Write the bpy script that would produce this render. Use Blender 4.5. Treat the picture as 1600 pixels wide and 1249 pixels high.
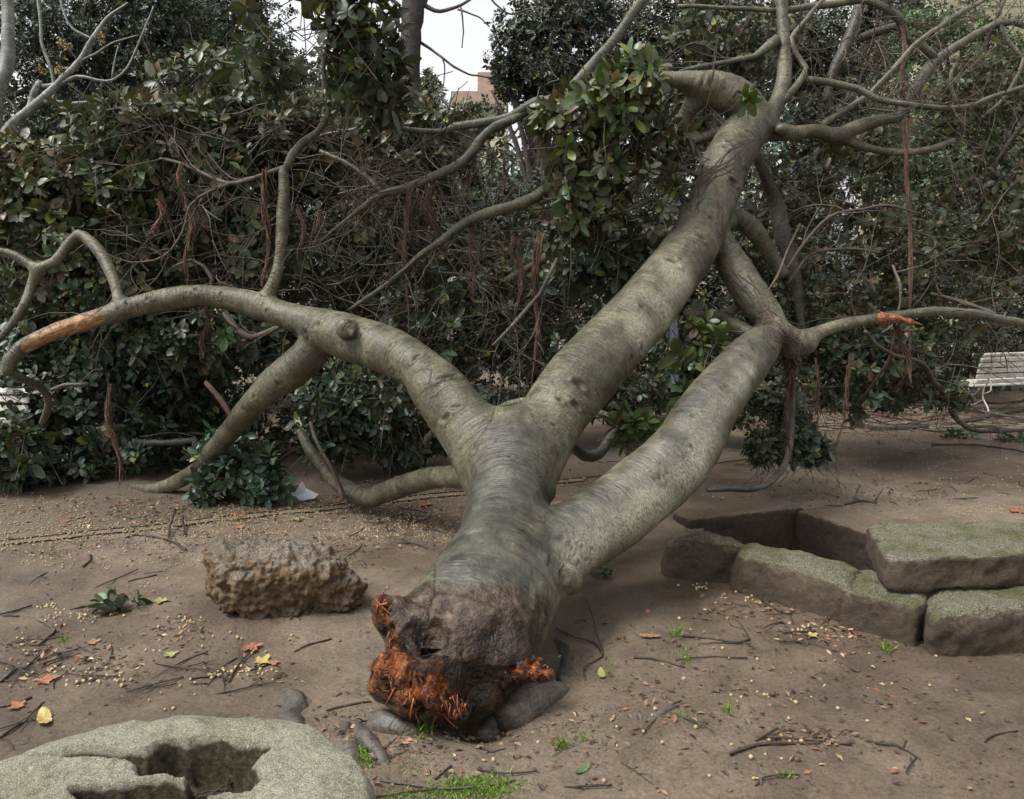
import bpy, bmesh, math, random
import numpy as np
from mathutils import Vector, Matrix, noise as mn
from mathutils.bvhtree import BVHTree
R = math.radians
rng = np.random.RandomState(7)
random.seed(7)
for o in list(bpy.data.objects): bpy.data.objects.remove(o)
SC = bpy.context.scene
COL = SC.collection

# ------------------------------------------------------------------ camera
CAM_Z, PITCH, F = 1.6, R(8.8), 1250.0
cam_d = bpy.data.cameras.new('camera'); cam = bpy.data.objects.new('camera', cam_d); COL.objects.link(cam)
cam.location = (0, 0, CAM_Z); cam.rotation_euler = (R(90) - PITCH, 0, 0)
cam_d.sensor_width = 36; cam_d.lens = 36 * F / 1600; cam_d.clip_end = 2000; cam_d.clip_start = 0.05
SC.camera = cam
# ------------------------------------------------------------------ light
SUN_EL, SUN_AZ = 58, 248          # degrees; azimuth of the sun seen from above, clockwise from +Y
w = bpy.data.worlds.new('World'); SC.world = w; w.use_nodes = True
nt = w.node_tree; nt.nodes.clear()
sky = nt.nodes.new('ShaderNodeTexSky'); sky.sky_type = 'NISHITA'; sky.sun_disc = False
sky.sun_elevation = R(SUN_EL); sky.sun_rotation = R(SUN_AZ); sky.dust_density = 4; sky.air_density = 1.2; sky.ozone_density = 1
hs = nt.nodes.new('ShaderNodeHueSaturation'); hs.inputs['Saturation'].default_value = 0.10
bgn = nt.nodes.new('ShaderNodeBackground'); bgn.inputs['Strength'].default_value = 0.125
wo = nt.nodes.new('ShaderNodeOutputWorld')
nt.links.new(sky.outputs[0], hs.inputs['Color']); nt.links.new(hs.outputs[0], bgn.inputs['Color']); nt.links.new(bgn.outputs[0], wo.inputs[0])
sl = bpy.data.lights.new('sun', 'SUN'); sl.energy = 1.5; sl.angle = R(18); sl.color = (1, 0.97, 0.92)
so = bpy.data.objects.new('sun', sl); COL.objects.link(so)
az = R(SUN_AZ); el = R(SUN_EL)
sdir = Vector((math.sin(az) * math.cos(el), math.cos(az) * math.cos(el), math.sin(el)))
so.rotation_euler = sdir.to_track_quat('Z', 'Y').to_euler(); so.location = (0, -3, 12)
SC.view_settings.view_transform = 'Standard'; SC.view_settings.look = 'None'
SC.view_settings.exposure = 1.12; SC.view_settings.gamma = 1

# ------------------------------------------------------------------ helpers
FWD = np.array([0, math.cos(PITCH), -math.sin(PITCH)]); UP = np.array([0, math.sin(PITCH), math.cos(PITCH)]); RT = np.array([1., 0, 0]); CO = np.array([0, 0, CAM_Z])
def P(u, v, d):
    """photo pixel (1600 wide) and depth in metres -> world point"""
    return CO + d * (FWD + (u - 800) / F * RT - (v - 624.5) / F * UP)
def G(u, v, z=0.0):
    r = FWD + (u - 800) / F * RT - (v - 624.5) / F * UP
    return CO + r * ((z - CAM_Z) / r[2])
def hnoise(x, y):
    x = np.asarray(x, float); y = np.asarray(y, float)
    h = 0.010 * np.sin(1.7 * x + 0.8 * y + 1) * np.cos(1.3 * y - 0.6 * x) + 0.006 * np.sin(4.1 * x - 2.2 * y) * np.sin(3.3 * y + 1.9 * x + 2)
    h = h + 0.0025 * np.sin(11.3 * x + 3 * y) * np.sin(9.1 * y - 4 * x + 1) + 0.0013 * np.sin(23 * x - 7 * y + 2) * np.sin(27 * y + 9 * x)
    return h
PITPOLY = None
MOUNDS = []   # (x, y, radius, height)
def H(x, y):
    h = hnoise(x, y)
    if PITPOLY is not None:
        h = np.asarray(h, float); ins = np.full(h.shape, 9.0); pp = PITPOLY
        for i in range(len(pp)):
            a_, b_ = pp[i], pp[(i + 1) % len(pp)]; e = b_ - a_; nn_ = np.array([-e[1], e[0]]) / np.linalg.norm(e)
            ins = np.minimum(ins, (x - a_[0]) * nn_[0] + (y - a_[1]) * nn_[1])
        h = h - .55 * np.clip(ins / .05 + 1.5, 0, 1)
    for (mx, my, r, a, *q) in MOUNDS:
        h = h + a * np.exp(-(((x - mx) ** 2 + (y - my) ** 2) / (r * r)) ** (q[0] if q else 1))
    return h
def GH(u, v, off=0.0):
    p = G(u, v, 0.0)
    for _ in range(3): p = G(u, v, float(H(p[0], p[1])))
    return p + np.array([0, 0, off])

def tag(o, label=None, cat=None, group=None, kind=None):
    if label: o['label'] = label
    if cat: o['category'] = cat
    if group: o['group'] = group
    if kind: o['kind'] = kind
    return o
def empty(name, loc=(0, 0, 0), rz=0):
    o = bpy.data.objects.new(name, None); COL.objects.link(o); o.location = tuple(loc); o.rotation_euler = (0, 0, rz); o.empty_display_size = 0.1
    return o
def link_mesh(name, me, mat=None, parent=None):
    o = bpy.data.objects.new(name, me); COL.objects.link(o)
    if mat is not None and not me.materials: me.materials.append(mat)
    if parent is not None:
        o.parent = parent
        o.matrix_parent_inverse = (Matrix.Translation(parent.location) @ Matrix.Rotation(parent.rotation_euler.z, 4, 'Z')).inverted()
    return o
def npmesh(name, V, faces, attrs=None, smooth=True):
    """V (n,3); faces: list of int arrays (m,k)"""
    me = bpy.data.meshes.new(name)
    V = np.asarray(V, np.float32)
    fl = [np.asarray(f, np.int32) for f in faces if len(f)]
    me.vertices.add(len(V)); me.vertices.foreach_set('co', V.ravel())
    li = np.concatenate([f.ravel() for f in fl]); lt = np.concatenate([np.full(len(f), f.shape[1], np.int32) for f in fl])
    ls = np.concatenate([[0], np.cumsum(lt)[:-1]]).astype(np.int32)
    me.loops.add(len(li)); me.loops.foreach_set('vertex_index', li)
    me.polygons.add(len(lt)); me.polygons.foreach_set('loop_start', ls)
    me.polygons.foreach_set('use_smooth', np.full(len(lt), smooth, bool))
    me.update(calc_edges=True)
    if attrs:
        for k, a in attrs.items():
            a = np.asarray(a, np.float32)
            if a.ndim == 1: t = me.attributes.new(k, 'FLOAT', 'POINT'); t.data.foreach_set('value', a)
            elif a.shape[1] == 3: t = me.attributes.new(k, 'FLOAT_VECTOR', 'POINT'); t.data.foreach_set('vector', a.ravel())
            else: t = me.attributes.new(k, 'FLOAT_COLOR', 'POINT'); t.data.foreach_set('color', a.ravel())
    return me
def resample(pts, step):
    """Catmull-Rom through rows (x,y,z,r...)"""
    p = np.asarray(pts, float); out = []
    q = np.vstack([2 * p[0] - p[1], p, 2 * p[-1] - p[-2]])
    for i in range(len(p) - 1):
        a, b, c, d = q[i], q[i + 1], q[i + 2], q[i + 3]
        n = max(1, int(np.linalg.norm((c - b)[:3]) / step))
        t = (np.arange(n) / n)[:, None]
        out.append(0.5 * ((2 * b) + (-a + c) * t + (2 * a - 5 * b + 4 * c - d) * t ** 2 + (-a + 3 * b - 3 * c + d) * t ** 3))
    out.append(p[-1:]); out = np.vstack(out)
    out[:, 3] = np.maximum(out[:, 3], 0.0008)
    return out
class Tubes:
    def __init__(s): s.V = []; s.F4 = []; s.F3 = []; s.bc = []; s.n = 0; s.c = []
    def add(s, path, seg=8, wob=0.0, tint=0.5, cap=True):
        path = np.asarray(path, float); n = len(path)
        if n < 2: return
        T = np.gradient(path[:, :3], axis=0); T /= (np.linalg.norm(T, axis=1)[:, None] + 1e-9)
        ref = np.array([0.3, 0.2, 1.0]) if abs(T[0][2]) < 0.9 else np.array([1.0, 0.1, 0])
        N = np.zeros_like(T); u = np.cross(T[0], ref); u /= np.linalg.norm(u)
        for i in range(n):
            u = u - T[i] * np.dot(u, T[i]); u /= (np.linalg.norm(u) + 1e-9); N[i] = u
        B = np.cross(T, N)
        L = np.concatenate([[0], np.cumsum(np.linalg.norm(np.diff(path[:, :3], axis=0), axis=1))])
        a = np.arange(seg) * 2 * math.pi / seg
        r = path[:, 3][:, None] * np.ones((1, seg))
        if wob > 0:
            ph = rng.rand() * 9
            r = r * (1 + wob * np.sin(L[:, None] * 23 + ph + 2 * np.sin(a)[None]) * np.sin(L[:, None] * 9 + a[None] + ph) + wob * 0.6 * rng.randn(n, 1))
        ring = path[:, None, :3] + r[..., None] * (np.cos(a)[None, :, None] * N[:, None] + np.sin(a)[None, :, None] * B[:, None])
        s.V.append(ring.reshape(-1, 3))
        off = rng.rand() * 20
        s.bc.append(np.stack([np.broadcast_to(L[:, None] + off, r.shape), r * np.cos(a), r * np.sin(a)], -1).reshape(-1, 3))
        s.c.append(np.full(n * seg, tint))
        i = np.arange(n - 1)[:, None]; j = np.arange(seg)[None]; j2 = (j + 1) % seg
        f = np.stack([i * seg + j, i * seg + j2, (i + 1) * seg + j2, (i + 1) * seg + j], -1).reshape(-1, 4) + s.n
        s.F4.append(f); s.n += n * seg
        if cap:
            for e, k in ((0, -1), (n - 1, 1)):
                s.V.append((path[e, :3] + T[e] * k * path[e, 3] * 0.3)[None]); s.bc.append(np.array([[L[e] + off, 0, 0]])); s.c.append(np.array([tint]))
                b = (s.n - n * seg if e == 0 else s.n - seg)
                if e: b = base + e * seg
                else: base = b
                jj = np.arange(seg); tri = np.stack([base + e * seg + (jj if k > 0 else (jj + 1) % seg), base + e * seg + ((jj + 1) % seg if k > 0 else jj), np.full(seg, s.n)], -1)
                s.F3.append(tri); s.n += 1
    def mesh(s, name):
        return npmesh(name, np.vstack(s.V), [np.vstack(s.F4)] + ([np.vstack(s.F3)] if s.F3 else []), {'bc': np.vstack(s.bc), 'tint': np.concatenate(s.c)})
def wobble(path, amp, freq=3.0):
    p = path.copy(); ph = rng.rand(6) * 9; L = np.concatenate([[0], np.cumsum(np.linalg.norm(np.diff(p[:, :3], axis=0), axis=1))])
    env = np.minimum(1, np.minimum(L, L[-1] - L) / 0.15 + 0.0)
    for k in range(3): p[:, k] += env * amp * (np.sin(L * freq * 2.1 + ph[k]) + 0.5 * np.sin(L * freq * 5.3 + ph[k + 3]))
    return p

# leaf templates: (x across, y along, z) ; alpha carries distance from midrib
LEAF8 = np.array([[0, 0, 0], [-.20, .22, .045], [0, .25, 0], [.20, .22, .045], [-.27, .60, .05], [0, .63, -.01], [.27, .60, .05], [-.14, .9, .0], [0, .92, -.04], [.14, .9, .0], [0, 1.0, -.06]])
LEAF8_T = np.array([[0, 2, 1], [0, 3, 2], [7, 8, 10], [8, 9, 10]]); LEAF8_Q = np.array([[1, 2, 5, 4], [2, 3, 6, 5], [4, 5, 8, 7], [5, 6, 9, 8]])
LEAF8_A = np.array([0, 1, 0, 1, 1, 0, 1, 1, 0, 1, 0.])
LEAF4 = np.array([[0, 0, 0], [-.25, .5, .04], [.25, .5, .04], [0, 1, -.05]]); LEAF4_T = np.array([[0, 3, 1], [0, 2, 3]]); LEAF4_A = np.array([.5, 1, 1, .5])
def leaf_mesh(name, pos, dirs, nrm, size, cols, hi=True, wf=1.0):
    T, A = (LEAF8, LEAF8_A) if hi else (LEAF4, LEAF4_A)
    n = len(pos); y = dirs / (np.linalg.norm(dirs, axis=1)[:, None] + 1e-9)
    x = np.cross(y, nrm); x /= (np.linalg.norm(x, axis=1)[:, None] + 1e-9); z = np.cross(x, y)
    s = np.asarray(size)[:, None, None]
    wid = wf * (0.85 + 0.35 * rng.rand(n))[:, None, None]
    V = pos[:, None] + s * (T[None, :, 0:1] * wid * x[:, None] + T[None, :, 1:2] * y[:, None] + T[None, :, 2:3] * z[:, None] * (0.4 + 1.8 * rng.rand(n))[:, None, None])
    k = len(T); off = (np.arange(n) * k)[:, None, None]
    if hi: faces = [(LEAF8_T[None] + off).reshape(-1, 3), (LEAF8_Q[None] + off).reshape(-1, 4)]
    else: faces = [(LEAF4_T[None] + off).reshape(-1, 3)]
    c = np.concatenate([np.broadcast_to(cols[:, None], (n, k, 3)), np.broadcast_to(A[None, :, None], (n, k, 1))], -1).reshape(-1, 4)
    return npmesh(name, V.reshape(-1, 3), faces, {'lc': c}, smooth=hi)
def unit(v): return v / (np.linalg.norm(v, axis=-1, keepdims=True) + 1e-9)
def tints(n, base, var=0.3, brown=0.05, yellow=0.05, perclump=None):
    """leaf base colours (linear)"""
    b = np.array(base)[None] * np.array([1.35, 1.5, 1.35]) * np.exp(var * rng.randn(n, 1)); b = b * (1 + 0.12 * rng.randn(n, 3))
    m = rng.rand(n) < brown; b[m] = np.array([.10, .055, .028]) * np.exp(.3 * rng.randn(m.sum(), 1))
    m = rng.rand(n) < yellow; b[m] = np.array([.16, .17, .035]) * np.exp(.3 * rng.randn(m.sum(), 1))
    return np.clip(b, .003, .6)
def rosettes(C, D, size, base, leaves=8, **kw):
    """C centres (n,3), D twig directions -> leaf arrays"""
    n = len(C); D = unit(D)
    e1 = unit(np.cross(D, np.array([.21, .33, .92]))); e2 = np.cross(D, e1)
    k = np.arange(leaves)[None]; ang = k * 2.4 + rng.rand(n, 1) * 6.28
    tilt = R(35) + R(50) * (1 - k / leaves) + R(14) * rng.randn(n, leaves)
    out = np.cos(ang)[..., None] * e1[:, None] + np.sin(ang)[..., None] * e2[:, None]
    d = np.cos(tilt)[..., None] * D[:, None] + np.sin(tilt)[..., None] * out
    d = d + np.array([0, 0, -.18]) + 0.14 * rng.randn(n, leaves, 3)
    nr = np.cos(tilt + R(-90))[..., None] * D[:, None] + np.sin(tilt + R(-90))[..., None] * out
    nr = nr + 0.25 * rng.randn(n, leaves, 3)
    cs = np.asarray(size) * np.exp(.22 * rng.randn(n, 1))
    pos = C[:, None] - D[:, None] * (k[..., None] * -0.09 + .35) * cs[..., None] * .8 + out * .12 * cs[..., None]
    s = cs * (0.65 + .45 * rng.rand(n, leaves))
    cl = np.repeat(np.exp(.22 * rng.randn(n, 1)), leaves, 0)
    return pos.reshape(-1, 3), d.reshape(-1, 3), nr.reshape(-1, 3), s.ravel(), tints(n * leaves, base, **kw) * cl
def cells(p, scale, seed):
    """clumpiness 0..1 by cheap sine noise"""
    q = p * scale + seed
    return 0.5 + 0.25 * (np.sin(q[:, 0] * 1.7 + 1.3 * np.sin(q[:, 1] * 1.1 + q[:, 2])) + np.sin(q[:, 1] * 1.9 + 1.2 * np.sin(q[:, 2] * 1.3)) * np.cos(q[:, 2] * 2.1 + q[:, 0]))
def in_blobs(n, blobs, shell=0.0, clump=2.5, thr=0.35, seed=0):
    """n points in ellipsoids [(centre, radii)], clumpy"""
    vol = np.array([np.prod(r) ** .67 for c, r in blobs]); vol /= vol.sum()
    out = []; nrm = []; got = 0
    while got < n:
        k = rng.choice(len(blobs), n, p=vol); v = unit(rng.randn(n, 3)); rad = rng.rand(n) ** (1 / 3) if shell <= 0 else (shell + (1 - shell) * rng.rand(n))
        c = np.array([b[0] for b in blobs])[k]; r = np.array([b[1] for b in blobs])[k]
        p = c + v * rad[:, None] * r * (1 + .22 * np.sin(v[:, 0:1] * 7 + k[:, None]) * np.sin(v[:, 2:3] * 6 + 2 * k[:, None]))
        m = cells(p, clump, seed) + .25 * rng.rand(n) > thr
        out.append(p[m]); nrm.append(v[m]); got += m.sum()
    return np.vstack(out)[:n], np.vstack(nrm)[:n]

# ------------------------------------------------------------------ materials
def newmat(name):
    m = bpy.data.materials.new(name); m.use_nodes = True; t = m.node_tree; t.nodes.clear()
    out = t.nodes.new('ShaderNodeOutputMaterial'); b = t.nodes.new('ShaderNodeBsdfPrincipled'); t.links.new(b.outputs[0], out.inputs[0])
    return m, t, b, out
def N(t, typ, **kw):
    n = t.nodes.new(typ)
    for k, v in kw.items():
        if k in n.inputs: n.inputs[k].default_value = v
        else: setattr(n, k, v)
    return n
def tex(t, kind, co, scale, **kw):
    n = t.nodes.new({'noise': 'ShaderNodeTexNoise', 'voronoi': 'ShaderNodeTexVoronoi'}[kind]); n.inputs['Scale'].default_value = scale
    for k, v in kw.items():
        if k in n.inputs: n.inputs[k].default_value = v
        else: setattr(n, k, v)
    if co is not None: t.links.new(co, n.inputs['Vector'])
    return n
def ramp(t, fac, stops):
    n = t.nodes.new('ShaderNodeValToRGB'); e = n.color_ramp.elements
    while len(e) < len(stops): e.new(0.5)
    for i, (p, c) in enumerate(stops):
        e[i].position = p; e[i].color = (*c, 1) if not isinstance(c, (int, float)) else (c, c, c, 1)
    t.links.new(fac, n.inputs[0]); return n.outputs[0]
def mix(t, f, a, b, mode='MIX'):
    n = t.nodes.new('ShaderNodeMix'); n.data_type = 'RGBA'; n.blend_type = mode; n.clamp_factor = True
    for s, v in ((0, f), (6, a), (7, b)):
        if isinstance(v, (int, float)): n.inputs[s].default_value = v if s == 0 else (v, v, v, 1)
        elif isinstance(v, tuple): n.inputs[s].default_value = (*v, 1)
        else: t.links.new(v, n.inputs[s])
    return n.outputs[2]
def math_(t, op, a, b=0.5, c=None):
    n = t.nodes.new('ShaderNodeMath'); n.operation = op
    for i, v in enumerate((a, b) if c is None else (a, b, c)):
        if isinstance(v, (int, float)): n.inputs[i].default_value = v
        else: t.links.new(v, n.inputs[i])
    return n.outputs[0]
def vscale(t, co, s):
    n = t.nodes.new('ShaderNodeVectorMath'); n.operation = 'MULTIPLY'; t.links.new(co, n.inputs[0]); n.inputs[1].default_value = s; return n.outputs[0]
def bump(t, b, hgt, dist, strength=1.0):
    n = t.nodes.new('ShaderNodeBump'); n.inputs['Distance'].default_value = dist; n.inputs['Strength'].default_value = strength
    t.links.new(hgt, n.inputs['Height']); t.links.new(n.outputs[0], b.inputs['Normal']); return n
def attr(t, name): return N(t, 'ShaderNodeAttribute', attribute_name=name)

def mat_leaf(name, under=(.060, .052, .028), under_mix=.5, rough=.40, transl=.10):
    m, t, b, out = newmat(name)
    a = attr(t, 'lc'); geo = N(t, 'ShaderNodeNewGeometry')
    oc = N(t, 'ShaderNodeTexCoord').outputs['Object']
    n1 = tex(t, 'noise', oc, 30, Detail=2).outputs[0]
    top = mix(t, math_(t, 'MULTIPLY', math_(t, 'SUBTRACT', 1.0, a.outputs['Alpha']), .35), a.outputs['Color'], (.10, .115, .055))
    top = mix(t, .5, top, mix(t, 1.0, top, ramp(t, n1, [(.3, .55), (.7, 1.35)]), 'MULTIPLY'))
    und = mix(t, under_mix, top, under)
    colr = mix(t, geo.outputs['Backfacing'], top, und)
    t.links.new(colr, b.inputs['Base Color']); b.inputs['Specular IOR Level'].default_value = .45
    t.links.new(math_(t, 'ADD', math_(t, 'MULTIPLY', geo.outputs['Backfacing'], .3), rough), b.inputs['Roughness'])
    if transl > 0:
        tr = N(t, 'ShaderNodeBsdfTranslucent'); ms = N(t, 'ShaderNodeMixShader'); ms.inputs[0].default_value = transl
        t.links.new(mix(t, 1.0, colr, (1.6, 1.9, .8), 'MULTIPLY'), tr.inputs[0]); t.links.new(b.outputs[0], ms.inputs[1]); t.links.new(tr.outputs[0], ms.inputs[2]); t.links.new(ms.outputs[0], out.inputs[0])
    return m
def mat_bark(name, c1, c2, c3, rough=.46, masks=False, dash=1.0, ring=1.0):
    """smooth ficus bark in straightened limb coordinates 'bc' = (length, across, across)"""
    m, t, b, out = newmat(name)
    bc = attr(t, 'bc').outputs['Vector']; oc = N(t, 'ShaderNodeTexCoord').outputs['Object']
    big = tex(t, 'noise', oc, 2.2, Detail=5, Roughness=.6).outputs[0]
    mid = tex(t, 'noise', oc, 9, Detail=6, Roughness=.65).outputs[0]
    fine = tex(t, 'noise', oc, 90, Detail=4, Roughness=.7).outputs[0]
    rings = tex(t, 'noise', vscale(t, bc, (85, 9, 9)), 1.0, Detail=5, Roughness=.6, Distortion=.3).outputs[0]
    grain = tex(t, 'noise', vscale(t, bc, (12, 90, 90)), 1.0, Detail=4, Roughness=.6).outputs[0]
    col = ramp(t, big, [(.3, c1), (.5, c2), (.72, c3)])
    col = mix(t, .8, col, mix(t, 1.0, col, ramp(t, mid, [(.34, .45), (.5, 1.0), (.66, 1.6)]), 'MULTIPLY'))
    col = mix(t, .7 * ring, col, mix(t, 1.0, col, ramp(t, rings, [(.36, .6), (.5, 1.0), (.64, 1.35)]), 'MULTIPLY'))
    col = mix(t, .6, col, mix(t, 1.0, col, ramp(t, fine, [(.36, .45), (.64, 1.6)]), 'MULTIPLY'))
    col = mix(t, .45, col, mix(t, 1.0, col, ramp(t, grain, [(.36, .55), (.64, 1.4)]), 'MULTIPLY'))
    vd = tex(t, 'voronoi', vscale(t, bc, (26, 7, 7)), 1.0, Randomness=1.0)
    dashm = ramp(t, vd.outputs['Distance'], [(.07, 1.0), (.17, 0.0)])
    gate = ramp(t, tex(t, 'noise', bc, 9, Detail=2).outputs[0], [(.5, 0.0), (.6, 1.0)])
    dashm = math_(t, 'MULTIPLY', math_(t, 'MULTIPLY', dashm, gate), .75 * dash)
    col = mix(t, dashm, col, (.035, .028, .02))
    ln_ = tex(t, 'noise', vscale(t, bc, (42, 3.5, 3.5)), 1.0, Detail=2, Roughness=.5, Distortion=.25).outputs[0]
    ln2 = math_(t, 'ABSOLUTE', math_(t, 'SUBTRACT', ln_, .5)); crease = ramp(t, ln2, [(.004, 1.0), (.020, 0.0)])
    crease = math_(t, 'MULTIPLY', crease, ramp(t, tex(t, 'noise', bc, 5, Detail=3).outputs[0], [(.50, 0.0), (.58, 1.0)]))
    col = mix(t, math_(t, 'MULTIPLY', crease, .45), col, (.022, .018, .011))
    lich = ramp(t, tex(t, 'noise', oc, 160, Detail=2).outputs[0], [(.62, 0.0), (.68, 1.0)])
    col = mix(t, math_(t, 'MULTIPLY', lich, .22), col, (.34, .34, .27))
    hgt = math_(t, 'ADD', math_(t, 'MULTIPLY', rings, .55 * ring), math_(t, 'MULTIPLY', mid, .7))
    hgt = math_(t, 'ADD', hgt, math_(t, 'MULTIPLY', fine, .18)); hgt = math_(t, 'SUBTRACT', hgt, math_(t, 'MULTIPLY', dashm, .6)); hgt = math_(t, 'SUBTRACT', hgt, math_(t, 'MULTIPLY', crease, .3))
    rg = ramp(t, mid, [(.3, rough - .14), (.7, rough + .12)])
    if masks:
        wear = attr(t, 'brown').outputs['Fac']; torn = attr(t, 'torn').outputs['Fac']; pale = attr(t, 'pale').outputs['Fac']; grey = attr(t, 'grey').outputs['Fac']
        sp = ramp(t, tex(t, 'noise', vscale(t, bc, (150, 60, 60)), 1.0, Detail=3, Roughness=.8).outputs[0], [(.44, 0.0), (.52, 1.0)])
        pm = math_(t, 'MULTIPLY', pale, math_(t, 'ADD', math_(t, 'MULTIPLY', sp, .75), .2))
        col = mix(t, pm, col, (.38, .355, .265))
        knt = attr(t, 'knot').outputs['Fac']; col = mix(t, math_(t, 'MULTIPLY', knt, .85), col, (.03, .022, .014))
        tanw = attr(t, 'tanw').outputs['Fac']
        col = mix(t, math_(t, 'MULTIPLY', grey, .7), col, mix(t, 1.0, mix(t, ramp(t, mid, [(.36, 0.0), (.64, 1.0)]), (.028, .028, .025), (.088, .086, .076)), ramp(t, rings, [(.36, .8), (.5, 1.0), (.64, 1.2)]), 'MULTIPLY'))
        rgh = tex(t, 'noise', oc, 22, Detail=6, Roughness=.6, Distortion=0.0).outputs[0]
        wear = ramp(t, math_(t, 'ADD', wear, math_(t, 'MULTIPLY', math_(t, 'SUBTRACT', mid, .5), 1.3)), [(.12, 0.0), (.85, 1.0)])
        bcol = ramp(t, rgh, [(.36, (.018, .010, .005)), (.48, (.050, .032, .019)), (.58, (.084, .060, .040)), (.70, (.15, .12, .088))])
        bcol = mix(t, ramp(t, big, [(.45, 0.0), (.65, .5)]), bcol, mix(t, .6, bcol, (.024, .011, .006)))
        bcol = mix(t, attr(t, 'base_shade').outputs['Fac'], bcol, mix(t, 1.0, bcol, (.34, .22, .15), 'MULTIPLY'))  # painted shade: base colour darkened under the break
        col = mix(t, wear, col, bcol)
        tv = tex(t, 'noise', vscale(t, bc, (14, 70, 70)), 1.0, Detail=8, Roughness=.75, Distortion=.8).outputs[0]
        tcol = ramp(t, tv, [(.36, (.012, .004, .003)), (.44, (.12, .028, .009)), (.53, (.40, .115, .026)), (.64, (.68, .32, .10))])
        tcol = mix(t, ramp(t, mid, [(.46, .9), (.54, 0.0)]), tcol, (.020, .008, .005))
        col = mix(t, torn, col, tcol)
        col = mix(t, tanw, col, ramp(t, tv, [(.36, (.07, .035, .015)), (.5, (.24, .12, .045)), (.62, (.40, .23, .09))]))
        hgt = math_(t, 'ADD', hgt, math_(t, 'MULTIPLY', math_(t, 'MULTIPLY', rgh, wear), 2.4)); hgt = math_(t, 'ADD', hgt, math_(t, 'MULTIPLY', math_(t, 'MULTIPLY', tv, torn), 5.0))
        rg = mix(t, wear, rg, ramp(t, rgh, [(.35, .22), (.65, .5)]))
        rg = mix(t, grey, rg, .30)
    t.links.new(col, b.inputs['Base Color']); t.links.new(rg, b.inputs['Roughness'])
    b.inputs['Specular IOR Level'].default_value = .4
    bump(t, b, hgt, .012, .9)
    return m
def mat_plain(name, c, rough=.6, var=.3, scale=20, c2=None, bmp=0.003, metallic=0):
    m, t, b, out = newmat(name); oc = N(t, 'ShaderNodeTexCoord').outputs['Object']
    n = tex(t, 'noise', oc, scale, Detail=6, Roughness=.65).outputs[0]
    c2 = c2 or tuple(x * (1 - var) for x in c)
    t.links.new(ramp(t, n, [(.32, c2), (.68, c)]), b.inputs['Base Color']); b.inputs['Roughness'].default_value = rough; b.inputs['Metallic'].default_value = metallic
    bump(t, b, n, bmp); return m
def mat_soil(name='soil_material'):
    m, t, b, out = newmat(name); oc = N(t, 'ShaderNodeTexCoord').outputs['Object']
    big = tex(t, 'noise', oc, .55, Detail=5, Roughness=.6, Distortion=.6).outputs[0]; mid = tex(t, 'noise', oc, 4, Detail=8, Roughness=.68).outputs[0]
    fine = tex(t, 'noise', oc, 60, Detail=8, Roughness=.78).outputs[0]; grit = tex(t, 'noise', oc, 260, Detail=3, Roughness=.7).outputs[0]
    col = ramp(t, big, [(.38, (.085, .060, .041)), (.5, (.136, .101, .071)), (.62, (.178, .138, .101))])
    col = mix(t, .7, col, mix(t, 1.0, col, ramp(t, mid, [(.34, .55), (.5, 1.0), (.66, 1.35)]), 'MULTIPLY'))
    col = mix(t, .65, col, mix(t, 1.0, col, ramp(t, fine, [(.36, .45), (.5, 1.0), (.64, 1.6)]), 'MULTIPLY'))
    sp = tex(t, 'voronoi', oc, 95); spots = ramp(t, sp.outputs['Distance'], [(.16, 1.0), (.26, 0.0)])
    spc = math_(t, 'MULTIPLY', spots, ramp(t, tex(t, 'noise', oc, 7, Detail=3).outputs[0], [(.45, 0.0), (.62, 1.0)]))
    col = mix(t, math_(t, 'MULTIPLY', spc, .75), col, (.022, .014, .01))
    ps = tex(t, 'voronoi', vscale(t, oc, (1, 1, 1)), 42); pale = ramp(t, ps.outputs['Distance'], [(.05, 1.0), (.09, 0.0)])
    col = mix(t, math_(t, 'MULTIPLY', pale, .5), col, (.33, .28, .22))
    t.links.new(col, b.inputs['Base Color'])
    t.links.new(ramp(t, big, [(.35, .48), (.65, .72)]), b.inputs['Roughness']); b.inputs['Specular IOR Level'].default_value = .35
    h = math_(t, 'ADD', math_(t, 'MULTIPLY', mid, 1.3), math_(t, 'MULTIPLY', fine, .55)); h = math_(t, 'ADD', h, math_(t, 'MULTIPLY', grit, .2)); h = math_(t, 'ADD', h, math_(t, 'MULTIPLY', spc, .2))
    bump(t, b, h, .02, .9); return m
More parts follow.
